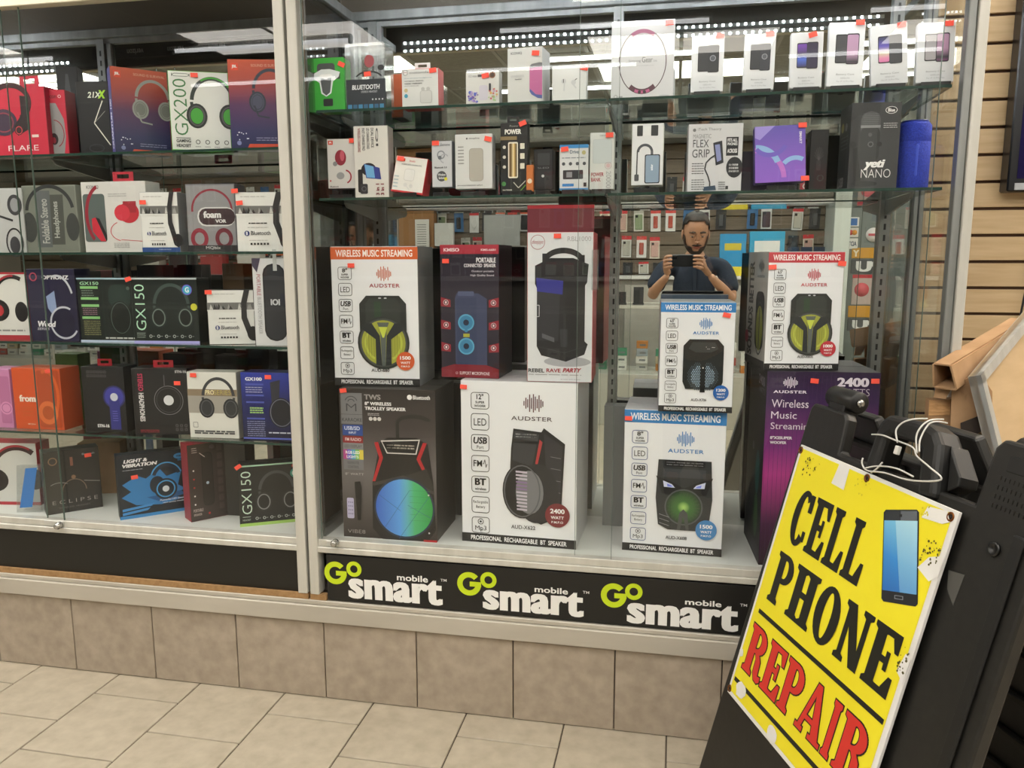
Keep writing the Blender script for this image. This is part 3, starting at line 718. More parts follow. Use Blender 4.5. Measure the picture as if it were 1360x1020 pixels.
def purple(P):
    P.poly([(0, 0), (100, 0), (100, 100), (0, 100)], ramp('purple_print', [(0, '#241522'), (.22, '#4a1f46'), (.48, '#b03a88'), (.62, '#7a2f78'), (.85, '#3c2350'), (1, '#2b1c3a')], 'Z', P.h, 0))
    for i in range(24): P.line([(4 * i + 1, 2), (4 * i + 1, 98)], .25, '#4a2a58')
    eq_logo(P, 21, 2.6, 8.6, 12, '#e8dff0'); P.text('AUDSTER', 6, 9.4, 36, 10.8, '#e8dff0', .03, space=1.1)
    P.text('2400', 62, 2.6, 90, 7, '#e0d8e4', .05); P.text('WATTS', 61, 8, 91, 11.5, '#cfc5d4', -.01)
    P.text('Wireless', 5, 14, 38, 18, '#e6dcea'); P.text('Music', 5, 20, 28, 23.6, '#e6dcea'); P.text('Streaming', 5, 25.6, 43, 30, '#e6dcea')
    P.text('8"X2SUPER', 5, 32.5, 25, 34, '#f0e8f2', .04); P.text('WOOFER', 5, 35, 20, 36.4, '#f0e8f2', .04)
    P.poly([(36, 28), (40, 23), (80, 23), (86, 28), (88, 96), (34, 96)], '#1a1620')
    for cy in (47, 75): P.disc(61, cy, 20, '#34304a', n=28); P.disc(61, cy, 17, '#5a4a8a', n=28); P.disc(61, cy, 6, '#1a1620')
def purple_side(P):
    P.poly([(0, 0), (100, 0), (100, 100), (0, 100)], '#1e1b22'); P.text('2400', 55, 4, 90, 9, '#8e8896', .02); P.text('WATTS', 60, 10, 92, 13, '#6e6876')
    P.disc(70, 55, 12, '#2f5a58', 24, 20); P.disc(70, 78, 12, '#3c5a3a', 24, 20); P.disc(40, 44, 5, '#55585f'); P.rect(8, 92, 92, 98, '#343038')
item('speaker_box', 'tall purple speaker carton reading 2400 watts, half behind the yellow sign', 'speaker box', 1007, 1152, 494, ZB, base=(750, 757), dep=.26, front='#3a2246', side='#26222a', draw=purple, drawL=purple_side, st=[(42, 4.4, 5), (95, 4, 0)])
# upper row: each stands on the carton below it
T1 = bpy.data.objects['speaker_box']; TOP = {}
for nm in ('speaker_box', 'speaker_box.001', 'speaker_box.002', 'speaker_box.003'):
    TOP[nm] = ZB + max(v.co.z for v in bpy.data.objects[nm].data.vertices) + .0008
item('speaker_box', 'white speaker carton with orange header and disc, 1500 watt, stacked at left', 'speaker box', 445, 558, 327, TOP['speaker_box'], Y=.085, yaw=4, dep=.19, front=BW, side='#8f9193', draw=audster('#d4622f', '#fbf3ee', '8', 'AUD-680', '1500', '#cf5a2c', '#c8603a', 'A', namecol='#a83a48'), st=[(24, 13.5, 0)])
def kmiso(P):
    k = P.w / P.h
    P.poly([(0, 0), (100, 0), (100, 100), (0, 100)], '#241f2e'); P.rect(0, 0, 100, 6.8, '#a52a3c'); P.text('KMISO', 6, 2.4, 33, 5, '#f0d8dc', .045)
    P.text('KMS-6681', 70, 3, 95, 4.6, '#f0d8dc', .02); P.text('PORTABLE', 62, 9.5, 95, 13.2, '#e8e4ea', .035); P.text('CONNECTED  SPEAKER', 41, 14, 95, 16.6, '#e8e4ea', .03)
    P.text('Outdoor portable', 54, 18.8, 92, 20.6, '#d9d4dc', .01); P.text('High Quality Sound', 52, 21.8, 92, 23.6, '#d9d4dc', .01)
    for i, y in enumerate((43, 60, 77)):
        for s, x0 in ((1, 0), (-1, 100)): P.poly([(x0, y - 4), (x0 + s * 17, y - 2), (x0 + s * 17, y + 3.5), (x0, y + 3)][::s], '#8e2232'); P.disc(x0 + s * 9, y, 4.6, '#e3ccd0', n=14); P.disc(x0 + s * 9, y, 3.8, '#4a1f2c', n=14); P.rect(x0 + s * 9 - 1.6, y - .9, x0 + s * 9 + 1.6, y + .9, '#e3ccd0')
    P.poly([(25, 40), (28, 36), (65, 36), (80, 40), (80, 90), (72, 93), (28, 92), (25, 88)], '#3a4260'); P.poly([(28, 40), (62, 39), (62, 91), (28, 91)], '#323b5a'); P.rr(30, 34.5, 58, 38, '#4c5676', r=2)
    for cy in (58, 76): P.disc(44, cy, 14, '#57a0c4', n=26); P.disc(44, cy, 11.5, '#3a7fa8', n=26); P.disc(44, cy, 5, '#222a40')
    P.disc(44, 64, 3, '#3a7fa8'); P.rect(39, 66.4, 50, 69, '#a8a83c')
    P.poly([(0, 93), (22, 90), (78, 90), (100, 93), (100, 100), (0, 100)], '#7c1c2c'); P.text('SUPPORT MICROPHONE', 32, 95.4, 84, 97.8, '#e8dade', .01); P.ring(27, 96.6, 2, .5, '#e8dade')
item('speaker_box', 'narrow dark speaker carton with crimson header, between the stacked white cartons', 'speaker box', 587, 663, 325, TOP['speaker_box.001'] + .0, Y=.12, yaw=-2, dep=.16, front='#2a2030', side='#1f1b26', draw=kmiso, st=[(10, 12, 0)])
def rebel(P):
    k = P.w / P.h
    P.ring(16, 6.6, 11, .7, '#9c3444', n=28); P.text('deejays', 7, 5, 25, 8.4, '#9c3444', 0, .4)
    P.text('RBL1000', 61, 3, 96, 6, '#8d8f94', -.012)
    P.disc(62, 86, 36, '#a9abb2', 8); P.ring(55, 19.5, 32, 8.5, '#1e1f23', 8, 172, ry=21)
    P.rect(23, 14, 32, 24, '#1e1f23'); P.rect(78, 15, 87, 25, '#1e1f23')
    P.poly([(12, 22), (35, 17), (70, 17), (93, 21), (91, 33), (88, 35), (88, 72), (93, 74), (88, 81), (60, 86), (22, 82), (15, 76), (15, 37), (12, 34)], '#1b1c20')
    P.poly([(14, 30), (55, 32), (54, 41), (15, 39)], '#2c2f8a'); P.poly([(15, 39), (50, 41), (48, 72), (16, 72)], '#2a2b31'); P.poly([(58, 33), (86, 33), (84, 70), (60, 72)], '#141518')
    P.poly([(23, 67), (42, 70), (42, 73), (23, 70)], '#595b60'); P.poly([(50, 64), (62, 64), (62, 76), (52, 76)], '#2f3136'); P.rr(11, 48, 19, 56, '#d8dade', .8, 1); P.line([(16, 76), (58, 80), (92, 75)], .7, '#35373c')
    P.text('REBEL', 2, 91, 27, 93.6, '#242528', .02); P.text('RAVE', 30, 90.8, 52, 93.4, '#a1303c', .02); P.text('PARTY', 55, 90.3, 84, 93.2, '#a1303c', .05, .3); P.bars(2, 94.4, 84, 95.6, 1, '#9a9ca0'); P.bars(52, 97.6, 84, 98.4, 1, '#9a9ca0')
rb = item('speaker_box', 'tall white carton of a black portable speaker with carry handle, red flap raised', 'speaker box', 700, 786, 308, TOP['speaker_box.001'], Y=.075, yaw=2, dep=.17, front='#dcdfe4', side='#c0444e', draw=rebel, st=[(46, 2.6, 0)])
_w = max(v.co.x for v in rb.data.vertices); _h = max(v.co.z for v in rb.data.vertices)
MB().box(-_w, .004, _h - .002, _w, .007, _h + .068, M('#6e2a36', .35)).box(-_w, .003, _h + .062, _w, .008, _h + .071, M('#b5303c', .35)).build('raised_flap', rb)
MB().box(_w - .004, -.012, _h * .62, _w + .014, -.004, _h * .88, CLEARP).build('plastic_handle', rb)
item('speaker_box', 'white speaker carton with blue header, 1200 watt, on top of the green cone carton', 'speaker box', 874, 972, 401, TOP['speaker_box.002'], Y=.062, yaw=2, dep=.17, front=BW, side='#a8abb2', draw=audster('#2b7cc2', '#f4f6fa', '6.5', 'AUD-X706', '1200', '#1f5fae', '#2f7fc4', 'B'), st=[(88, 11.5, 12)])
def x606side(P):
    P.poly([(0, 0), (100, 0), (100, 100), (0, 100)], '#a3a19d'); P.rect(0, 93, 100, 100, '#2a2828'); P.text('SOUNDS BETTER', 10, 8, 34, 92, '#2c2c2c', .05, rot=90)
    eq_logo(P, 70, 6, 18, 26, '#5a5856'); P.text('AUDSTER', 52, 20, 88, 22, '#5a5856'); P.rr(50, 34, 92, 84, '#24262a', r=12); P.disc(71, 66, 16, '#7d8238', 30); P.ring(71, 66, 20, 2.5, '#3b3e40', ry=36); P.line([(71, 48), (71, 84)], 4, '#33363a'); P.disc(8, 76, 9, '#8e2440')
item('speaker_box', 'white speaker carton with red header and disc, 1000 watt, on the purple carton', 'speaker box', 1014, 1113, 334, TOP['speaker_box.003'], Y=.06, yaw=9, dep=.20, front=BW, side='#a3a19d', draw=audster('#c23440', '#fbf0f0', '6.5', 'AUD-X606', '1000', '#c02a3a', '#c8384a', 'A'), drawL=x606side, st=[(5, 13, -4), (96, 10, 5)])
# cartons further back on the deck
for (x0, x1, yt, Y, c, lb) in ((598, 660, 509, .305, '#2a2b2b', 'plain black carton standing behind the large white speaker carton'), (800, 868, 540, .295, '#77797a', 'grey carton at the back of the deck beside the green cone carton'), (586, 596, 590, .315, '#c9cac8', 'small white carton in the gap beside the trolley speaker carton')):
    item('carton', lb, 'carton', x0, x1, yt, ZB, Y=Y, dep=.06, front=c, side=c)
item('carton', 'second blue headed carton hidden behind the 1200 watt one', 'carton', 874, 962, 391, TOP['speaker_box.002'], Y=.245, dep=.03, front='#3a4a5c', side='#6a6c6e')

# ---- top shelf of the speaker case
def carmount(P):
    P.poly([(0, 0), (100, 0), (100, 100), (0, 100)], '#3aa83a'); P.rr(26, 10, 76, 42, '#4a4c4e', r=8); P.rect(10, 26, 22, 40, '#2e3032'); P.rect(78, 26, 90, 40, '#2e3032')
    P.poly([(18, 28), (38, 21), (62, 21), (90, 27), (86, 36), (70, 44), (64, 66), (50, 72), (36, 66), (32, 46), (16, 38)], '#e8eef0'); P.poly([(34, 38), (66, 37), (61, 64), (50, 70), (40, 64)], '#55585c'); P.poly([(30, 33), (50, 40), (70, 33), (62, 30), (38, 30)], '#ffffff'); P.rr(41, 76, 68, 90, '#1c1d1e', r=3)
item('mount_box', 'bright green box of a silver phone mount at the left end of the top shelf', 'box', 411, 458, 77, SR1, Y=.07, dep=.05, front='#3aa83a', draw=carmount, st=[(96, 14, 25)])
def bthead(P):
    P.rect(2, 62, 98, 98, '#2a3036') if 0 else None
    P.poly([(2, 54), (98, 54), (98, 99), (2, 99)], '#262c33'); P.text('BLUETOOTH', 16, 62, 84, 69, '#e6e9ec', .03, .15); P.text('STEREO HEADSET', 38, 71, 78, 74, '#c8ccd0')
    for x in (66, 74, 82, 90): P.disc(x, 84, 2, '#c8ccd0', n=8)
    for i in range(7): P.rect(5 + i * 13, 91, 15 + i * 13, 97, '#3a7fa8' if i % 2 == 0 else '#2f5f80')
    P.ring(58, 54, 34, 3.5, '#1c1d1f', 20, 160, ry=18); P.disc(88, 38, 8, '#2a2b2e', 6); P.disc(60, 28, 12, '#a04a50', 14)
item('headset_pack', 'clear plastic pack of a wireless headset with dark label beside the green box', 'pack', 460, 514, 56, SR1, Y=.075, dep=.06, bodymat=CLEARP, draw=bthead, st=[(56, 47, -4)])
item('carton', 'slim orange and grey carton standing deep on the top shelf', 'carton', 520, 536, 98, SR1, Y=.2, dep=.08, front='#a8502c', side='#6a6a66')
def moto(P):
    P.disc(11, 9, 7, '#4a4a4c'); P.disc(11, 9, 6, '#e6e6e4'); P.text('M', 7, 7, 15, 11, '#8a3038'); P.text('motorola', 22, 6.5, 74, 12.5, '#555558', 0); P.text('true wireless headphones', 8, 22, 82, 25.5, '#6a8a9a')
    P.text('compact design,', 8, 29, 60, 32.5, '#3a3a3c', .02); P.text('water resistant', 8, 35, 56, 38.5, '#3a3a3c', .02); P.text('MOTO BUDS 100', 8, 42, 46, 44.5, '#77777a'); P.disc(12, 68, 5, '#3f9ab8'); P.disc(12, 54, 5, '#c8b88a', n=12); P.rr(50, 56, 82, 88, '#cfcfcd', r=6); P.rr(50, 56, 82, 88, '#9a9a98', .8, 6); P.disc(58, 52, 5, '#bcbcba'); P.disc(72, 52, 5, '#bcbcba')
item('earbud_box', 'white earbud box with red side and hang tab on the top shelf', 'earbud box', 534, 583, 91, SR1, Y=.075, dep=.05, front='#dcdddb', side='#b52a30', draw=moto, st=[(86, 7, -6)], tab=(32, 74, .018, '#dcdddb'))
def i13(P):
    P.text('i13 max', 8, 10, 34, 17, '#77777a', .01); P.rect(36, 10, 48, 17, '#4a4a4c'); P.disc(80, 13, 9, '#8a5a3a'); P.disc(80, 13, 6, '#4a3428'); P.rr(40, 40, 66, 82, '#cfcbd6', r=6)
    rnd = random.Random(3)
    for i in range(26): P.disc(8 + rnd.random() * 28, 58 + rnd.random() * 28, 2 + rnd.random() * 3, rnd.choice(['#7a5ab0', '#9a88c8', '#5a6ac0', '#b8a8d8']), n=7)
    for i in range(20): P.disc(68 + rnd.random() * 26, 50 + rnd.random() * 34, 1.5 + rnd.random() * 3, rnd.choice(['#d8b060', '#c8a8c0', '#c86a6a', '#a8c890']), n=7)
    P.rr(70, 36, 76, 56, '#2a2a30', r=2)
item('earbud_box', 'white earbud box with a bronze seal and coloured splashes on the top shelf', 'earbud box', 619, 663, 94, SR1, Y=.09, dep=.04, front='#d8d8d4', draw=i13, st=[(60, 15, -10)])
def iconqs(P):
    P.text('ICONIQ', 10, 7, 42, 12, '#55585c', .02); P.text('WIRELESS', 10, 48, 48, 52, '#b0b2b4'); P.text('Speaker', 22, 54, 42, 57, '#55585c', .02)
    P.poly([(64, 34), (70, 30), (92, 28), (100, 30), (100, 92), (88, 91), (70, 84), (64, 78)], '#c0689a'); P.poly([(64, 34), (70, 30), (92, 28), (100, 29), (100, 36), (80, 36), (66, 38)], '#77787c'); P.poly([(64, 78), (70, 84), (88, 91), (100, 92), (100, 86), (82, 84), (66, 74)], '#5560a0')
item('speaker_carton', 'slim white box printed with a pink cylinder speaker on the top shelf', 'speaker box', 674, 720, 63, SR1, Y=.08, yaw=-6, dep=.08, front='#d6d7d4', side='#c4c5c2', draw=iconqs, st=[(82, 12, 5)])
def airp(P):
    P.disc(34, 42, 7, '#d0d3d4'); P.line([(36, 46), (35, 68)], 4, '#d0d3d4'); P.line([(33, 36), (33, 46)], 2, '#2a2b2d'); P.disc(62, 46, 7, '#d0d3d4'); P.line([(60, 50), (70, 62)], 4, '#d0d3d4'); P.line([(66, 40), (72, 36)], 2, '#2a2b2d')
item('earbud_box', 'square white box printed with two stemmed white earbuds on the top shelf', 'earbud box', 733, 779, 87, SR1, Y=.08, dep=.03, front='#e4e6e5', draw=airp, st=[(93, 9, 12)])
def gear(P):
    P.ring(50, 52, 38, 1.3, '#4a3440', ry=50 * 1.0, n=44)
    P.ring(50, 52, 38, 6, '#b0708e', 60, 120, ry=50, n=16); P.ring(50, 52, 37, 7, '#5a3844', 235, 305, ry=49, n=16); P.ring(50, 52, 37, 4.5, '#c05f8a', 250, 290, ry=49, n=10)
    for s in (-1, 1): P.disc(50 + s * 4, 90.5, 2.6, '#3a2c34')
    P.text('Samsung', 28, 49, 47, 53, '#7d8086'); P.text('Gear', 49, 46, 66, 53, '#6a6d72'); P.text('Circle', 67, 50, 73, 52.5, '#8d9096'); P.text('Wireless headphones', 32, 56, 68, 58, '#b4b7ba'); P.ring(8, 96, 3, .6, '#6a6d72'); P.rect(13, 95, 19, 97, '#a0a3a8'); P.text('SAMSUNG', 78, 95, 93, 97, '#85888c')
item('earphone_box', 'large square white box printed with a thin maroon neckband loop, on the top shelf', 'earphone box', 811, 894, 27, SR1, Y=.075, yaw=2, dep=.06, front='#d9dadd', draw=gear, st=[(91, 5, -4)])
sw1 = ramp('swirl_a', [(0, '#2a1c4a'), (.4, '#4a6ad0'), (.6, '#28203c'), (1, '#6a3aa0')], 'Z', .05, .05)
sw2 = ramp('swirl_b', [(0, '#9a4a8a'), (.5, '#2c2c34'), (1, '#b08aa8')], 'Z', .04, .04)
sw3 = ramp('swirl_c', [(0, '#c83a9a'), (.35, '#e08ab0'), (.5, '#d8c8b0'), (.75, '#5a4ab8'), (1, '#2a2a5a')], 'Z', .07, .04)
def bcase(c1, c2, sw=None, y0=18, y1=64):
    def d(P): phone_pair(P, c1, c2, y0, y1, sw); P.text('Battery Case', 26, 80, 76, 83.5, '#85878a'); P.text('5000mAh', 38, 86, 64, 88.5, '#a0a2a5'); P.text('For iP 12 Pro Max', 28, 91, 76, 93.5, '#a0a2a5')
    return d
for (xl, xr, yt, c1, c2, sw, st_, tl, rl, lb) in (
    (917, 960, 45, '#2b2b2e', '#26282b', 'o', [(86, 3, 0)], 4, 0, 'white phone battery case box with two black cases, right after the neckband box'),
    (986, 1027, 43, '#2c2e33', '#30323a', 'o', [(80, 2, 0)], 4, 1, 'white phone battery case box, plastic wrapped, second from the neckband box'),
    (1048, 1091, 41, sw1, '#2a2140', None, [(66, 6, -14)], 4, 0, 'white phone battery case box with blue swirl screen on the top shelf'),
    (1097, 1145, 25, '#3a3a3e', sw2, None, [(84, 2, 0)], 8, 1.5, 'tallest white phone battery case box, leaning back on its easel'),
    (1157, 1206, 29, sw3, '#32343a', None, [(84, 4, -6)], 6, -3, 'white phone battery case box with pink and violet screen, leaning'),
    (1216, 1266, 27, '#a8a4a8', sw2, None, [(80, 4, 0)], 5, 0, 'white phone battery case box at the right end of the top shelf')):
    item('battery_case_box', lb, 'case box', xl, xr, yt, SR1, Y=.08, dep=.022, front='#dadcde', draw=bcase(c1, c2, sw), st=st_, lift=.012, tilt=tl, roll=rl)
# ---- second shelf of the speaker case
def jbl(P):
    P.rect(5, 4, 22, 12, '#d8442a'); P.text('JBL', 8, 6, 19, 10, '#ffffff', .04)
    P.disc(48, 38, 20, '#8e2034', 26); P.disc(54, 34, 8, '#c85a6c', 18); P.disc(28, 50, 8, '#8a8a8c'); P.disc(46, 74, 14, '#9a9a9c', 12); P.ring(62, 76, 24, 5, '#a02a3c', -70, 80); P.disc(10, 84, 3, '#c8444a'); P.text('Bluetooth', 8, 94, 38, 97, '#4a4a4c', .02)
item('earbud_box', 'white sport earbud box with red ear hooks, left end of the second shelf', 'earbud box', 436, 473, 184, SR2, Y=.08, yaw=3, dep=.04, front='#d6d3d0', side='#3a3432', draw=jbl, st=[(94, 5, 0)], lift=.028)
def chg(P):
    for i in range(5): P.text(('WIRELESS CHARGING', 'FAST CHARGE PAD', 'LED CHARGING STAND', 'DUAL DEVICE', 'QI')[i], 12 + i * 13, 3, 20 + i * 13, 36 - i * 2, '#8a3a3c' if i == 0 else '#4a4a4c', .02, rot=-90)
    P.disc(42, 60, 22, '#141416', 18); P.poly([(28, 52), (74, 58), (78, 74), (34, 72)], '#2a3a8a'); P.poly([(30, 53), (56, 56), (60, 72), (36, 71)], '#6aa8d8'); P.rr(10, 60, 24, 92, '#141416', r=4); P.rr(16, 80, 38, 94, '#2c2c30', r=4); P.ring(27, 87, 7, 1.5, '#6a6a70'); P.text('3 in 1', 62, 80, 72, 96, '#7a2a34', .04, rot=90); P.text('3 in 1', 76, 80, 86, 96, '#7a2a34', .04, rot=90)
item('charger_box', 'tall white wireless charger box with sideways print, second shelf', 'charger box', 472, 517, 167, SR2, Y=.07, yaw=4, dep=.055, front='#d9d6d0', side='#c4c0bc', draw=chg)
def redbuds(P):
    P.rect(14, 6, 30, 14, '#d8442a'); P.text('beats', 44, 8, 62, 14, '#c8343a', 0); P.text('WIRELESS EARBUDS', 20, 20, 84, 24, '#55555a', .01); P.rr(34, 34, 66, 66, '#dcdad6', r=7); P.rr(34, 34, 66, 66, '#b4b2ae', .8, 7); P.disc(42, 78, 6, '#d0ceca'); P.disc(60, 80, 6, '#d0ceca'); P.line([(46, 82), (56, 90)], 3, '#d0ceca'); P.bars(4, 52, 18, 90, 4, '#9ab0b8'); P.rect(0, 95, 100, 100, '#c8282c')
item('earbud_box', 'white and red earbud box tipped sideways beside the charger box', 'earbud box', 519, 561, 207, SR2, Y=.075, yaw=-4, dep=.05, front='#dcd9d2', side='#c0262c', draw=redbuds, st=[(16, 9, 0)], lift=.012, tilt=8, roll=8)
def bt5(P):
    P.text('Extreme', 44, 6, 90, 11, '#55585e', .01, .2); P.ring(46, 30, 20, 6, '#8a8e96'); P.ring(62, 38, 22, 5, '#a8acb4', 30, 260); P.disc(40, 36, 9, '#6a6e76'); P.text('Bluetooth 5.0', 14, 55, 74, 59, '#2a2a2c', .03); P.disc(48, 76, 24, '#4c4e52'); P.text('Wireless', 30, 70, 66, 75, '#e8e8e8', .02); P.text('Earbuds', 34, 77, 62, 82, '#e8e8e8', .02); P.disc(68, 82, 8, '#d8d03a')
item('earbud_box', 'narrow silver earbud pack with round dark seal and yellow dot', 'earbud box', 574, 601, 187, SR2, Y=.08, dep=.035, front='#c9cbd0', side='#77797e', draw=bt5, st=[(22, 5, 0)], lift=.026)
def mophie(P):
    P.text('mophie', 38, 6, 66, 10, '#6a6a6c', .01); P.disc(32, 8, 2.2, '#4a4a4c'); P.rr(6, 16, 26, 60, '#e0e0de', .4, 2); P.bars(8, 20, 24, 56, 6, '#8a8a88'); P.rr(38, 26, 76, 86, '#b4b0a6', r=8); P.rr(38, 26, 76, 86, '#8e8a82', 1, 8); P.text('powerstation plus', 6, 92, 74, 95, '#6a6a6c', .02)
item('power_bank_box', 'plain white power bank box with a beige battery printed in the middle', 'power bank box', 605, 654, 178, SR2, Y=.075, dep=.04, front='#d8d9d8', draw=mophie, st=[(90, 10, 12)], lift=.020)
def powr(P):
    P.text('Power', 34, 3, 66, 6, '#9a9894'); P.text('POWER', 16, 9, 76, 16, '#f0eee8', .05); P.rect(0, 19, 60, 24, '#8a7650'); P.rr(28, 27, 64, 78, '#e8e2d0', r=5)
    P.rr(32, 29, 60, 76, ramp('gold_bank', [(0, '#6e5630'), (.4, '#f0dca8'), (.6, '#c8a868'), (1, '#5a4628')], 'X', .014, -.008), r=3)
    for i, y in enumerate((34, 48, 62)): P.disc(14, y, 6, '#d0ccc0', n=12); P.rr(72, y - 5, 88, y + 3, '#e0dccc', r=2)
    P.disc(12, 86, 8, '#4a8a4a'); P.text('PAZ008', 8, 94, 42, 97.5, '#e0dccc', .03); P.line([(48, 84), (66, 92), (92, 82)], 3, '#c8c4b8'); P.line([(74, 96), (92, 88)], 3, '#6aa83a')
item('power_bank_pack', 'black hanging pack with a gold power bank tube', 'power bank pack', 665, 701, 163, SR2, Y=.07, dep=.03, front='#1c1b1a', draw=powr, st=[(82, 1.5, -20)], tab=(22, 66, .018, '#161616'), lift=.005)
def blk(P): P.rr(20, 10, 84, 40, '#2f3134', r=5); P.rect(10, 52, 90, 92, '#1f2124'); P.disc(48, 66, 8, '#c8cacc', n=6); P.text('SLED', 20, 44, 80, 48, '#77797c')
item('adapter_box', 'small orange gift card sized pack beside the black adapter box', 'adapter box', 699, 708, 219, SR2, Y=.06, dep=.02, front='#c8743a', lift=.008, draw=lambda P: P.disc(50, 60, 34, '#e8d8c0'))
item('adapter_box', 'black adapter box with dark label in the middle of the second shelf', 'adapter box', 709, 734, 198, SR2, Y=.075, dep=.05, front='#141516', draw=blk, lift=.014)
def drive(P):
    P.rect(0, 0, 100, 8, '#3a8ac8'); P.text('Drive', 36, 12, 66, 20, '#5a6a7c', .02); P.disc(84, 18, 7, '#b8b078'); P.bars(8, 26, 90, 32, 1, '#8a9098')
    for x in (14, 38, 62, 86): P.disc(x, 42, 6, '#4a4e54', n=10)
    P.rr(12, 56, 82, 76, '#2a2c30', r=3); P.rect(24, 60, 44, 72, '#8a8c90'); P.rect(10, 86, 50, 92, '#2f7fc4'); P.rect(84, 84, 94, 93, '#2a2c30'); P.rect(0, 96, 100, 100, '#3a8ac8')
item('adapter_box', 'white and blue flash drive box right of the black adapter box', 'adapter box', 743, 781, 192, SR2, Y=.075, dep=.04, front='#dadcde', draw=drive, st=[(18, 10, -5)], lift=.012)
def pbk(P):
    P.text('10,000 mAh', 40, 4, 66, 7, '#6a6a6c'); P.rr(12, 12, 90, 54, '#cbd2d4', r=7); P.rr(12, 12, 90, 54, '#a8b0b4', .9, 7); P.ring(76, 58, 14, 1.2, '#b07a84'); P.disc(76, 58, 9, '#d8b8bc'); P.text('POWER', 6, 70, 58, 77, '#a0303a', .02); P.text('BANK', 6, 79, 46, 86, '#a0303a', .02); P.text('20000', 68, 68, 88, 98, '#a8a8aa', 0, rot=-90)
item('power_bank_box', 'slim white power bank box with red lettering next to the centre post', 'power bank box', 783, 815, 176, SR2, Y=.075, dep=.04, front='#d9dbd9', draw=pbk, st=[(80, 5, 0)], lift=.012)
def hub(P):
    P.rr(16, 3, 34, 20, '#26282a', r=2); P.rr(60, 3, 82, 20, '#26282a', r=2); P.rect(34, 5, 60, 19, '#e8eaec'); P.ring(42, 46, 26, 8, '#4a4e54', 0, 180); P.line([(18, 45), (17, 84)], 4, '#3a3d42'); P.rr(10, 82, 24, 93, '#4c4e52', r=3); P.line([(64, 44), (64, 52)], 8, '#5a5d62'); P.rr(42, 50, 90, 97, '#1e2024', r=5); P.rr(45, 51.5, 87, 95.5, '#8ea4ba', r=4); P.text('anker', 60, 66, 68, 76, '#f0f4f8', .03, rot=90)
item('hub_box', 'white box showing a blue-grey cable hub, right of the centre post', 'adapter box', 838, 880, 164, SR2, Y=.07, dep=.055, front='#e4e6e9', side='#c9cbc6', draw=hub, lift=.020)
def flex(P):
    P.disc(11, 9, 3, '#77797c'); P.text('iTech Theory', 17, 6, 60, 11, '#77797c'); P.text('MAGNETIC', 9, 15, 42, 21, '#8a8c90'); P.text('FLEX', 9, 23, 38, 34, '#4a4c50', 0); P.text('GRIP', 8, 37, 40, 49, '#4a4c50', 0)
    P.bars(8, 56, 30, 74, 5, '#55575a'); P.bars(8, 80, 32, 97, 5, '#55575a'); P.rect(70, 20, 92, 47, '#26282c'); P.text('FITS ALL', 72, 22, 90, 27, '#e6e6e8', .04); P.text('PHONES', 72, 28, 90, 32, '#e6e6e8', .03); P.text('ACROSS', 72, 37, 90, 43, '#e6e6e8', .04)
    P.disc(86, 64, 15, '#26282c', 19); P.bars(76, 58, 94, 72, 3, '#d8d8da', .6); P.poly([(46, 28), (62, 25), (66, 57), (52, 61)], '#2a2c32'); P.poly([(49, 31), (58, 30), (62, 53), (54, 56)], '#8890c0'); P.line([(50, 46), (42, 50), (34, 57), (32, 66), (38, 76), (42, 86), (42, 92)], 2.6, '#2a2c30'); P.poly([(32, 92), (52, 90), (54, 97), (30, 98)], '#34485a'); P.bars(58, 84, 70, 97, 4, '#55575a'); P.rect(71, 91, 76, 96, '#26282c')
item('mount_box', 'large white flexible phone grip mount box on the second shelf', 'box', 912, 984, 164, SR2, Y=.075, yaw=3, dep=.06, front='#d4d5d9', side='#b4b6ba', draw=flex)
def purp(P):
    P.poly([(0, 0), (100, 0), (100, 100), (0, 100)], ramp('violet_print', [(0, '#8a58c8'), (.5, '#7a52c0'), (1, '#5a4ab0')], 'Z', P.h, 0)); P.ring(0, 92, 62, 10, '#b86ac8', 0, 90); P.ring(2, 78, 52, 12, '#8ab0e0', 20, 90); P.ring(80, 84, 34, 9, '#90b4e8', 60, 140); P.ring(30, 20, 40, 9, '#6a54c0', 220, 330); P.poly([(0, 0), (40, 0), (10, 24), (0, 20)], '#9a8ad8'); P.text('SMART', 88, 12, 93, 34, '#e8e0f4', .03, rot=-90)
item('tablet_box', 'violet and blue ring patterned box standing tilted on the second shelf', 'box', 1003, 1070, 165, SR2, Y=.07, yaw=4, dep=.03, front='#6a50b0', side='#4a3a80', draw=purp, st=[(94, 2, 0), (98, 96, 0)], lift=.022, tilt=6, roll=-2)
item('carton', 'dark indigo carton standing behind the violet ring box', 'carton', 984, 1058, 200, SR2, Y=.17, dep=.06, front='#221c34', side='#1c182a')
item('carton', 'black box with a faint plant picture beside the microphone box', 'carton', 1073, 1097, 172, SR2, Y=.11, dep=.06, front='#141416', side='#0f0f10', draw=lambda P: [P.line([(50, 50), (50 + 26 * math.cos(math.radians(a)), 44 - 16 * math.sin(math.radians(a)))], 2, '#4a4448') for a in range(10, 175, 20)] and P.rr(38, 50, 62, 66, '#2f2b2e', r=2))
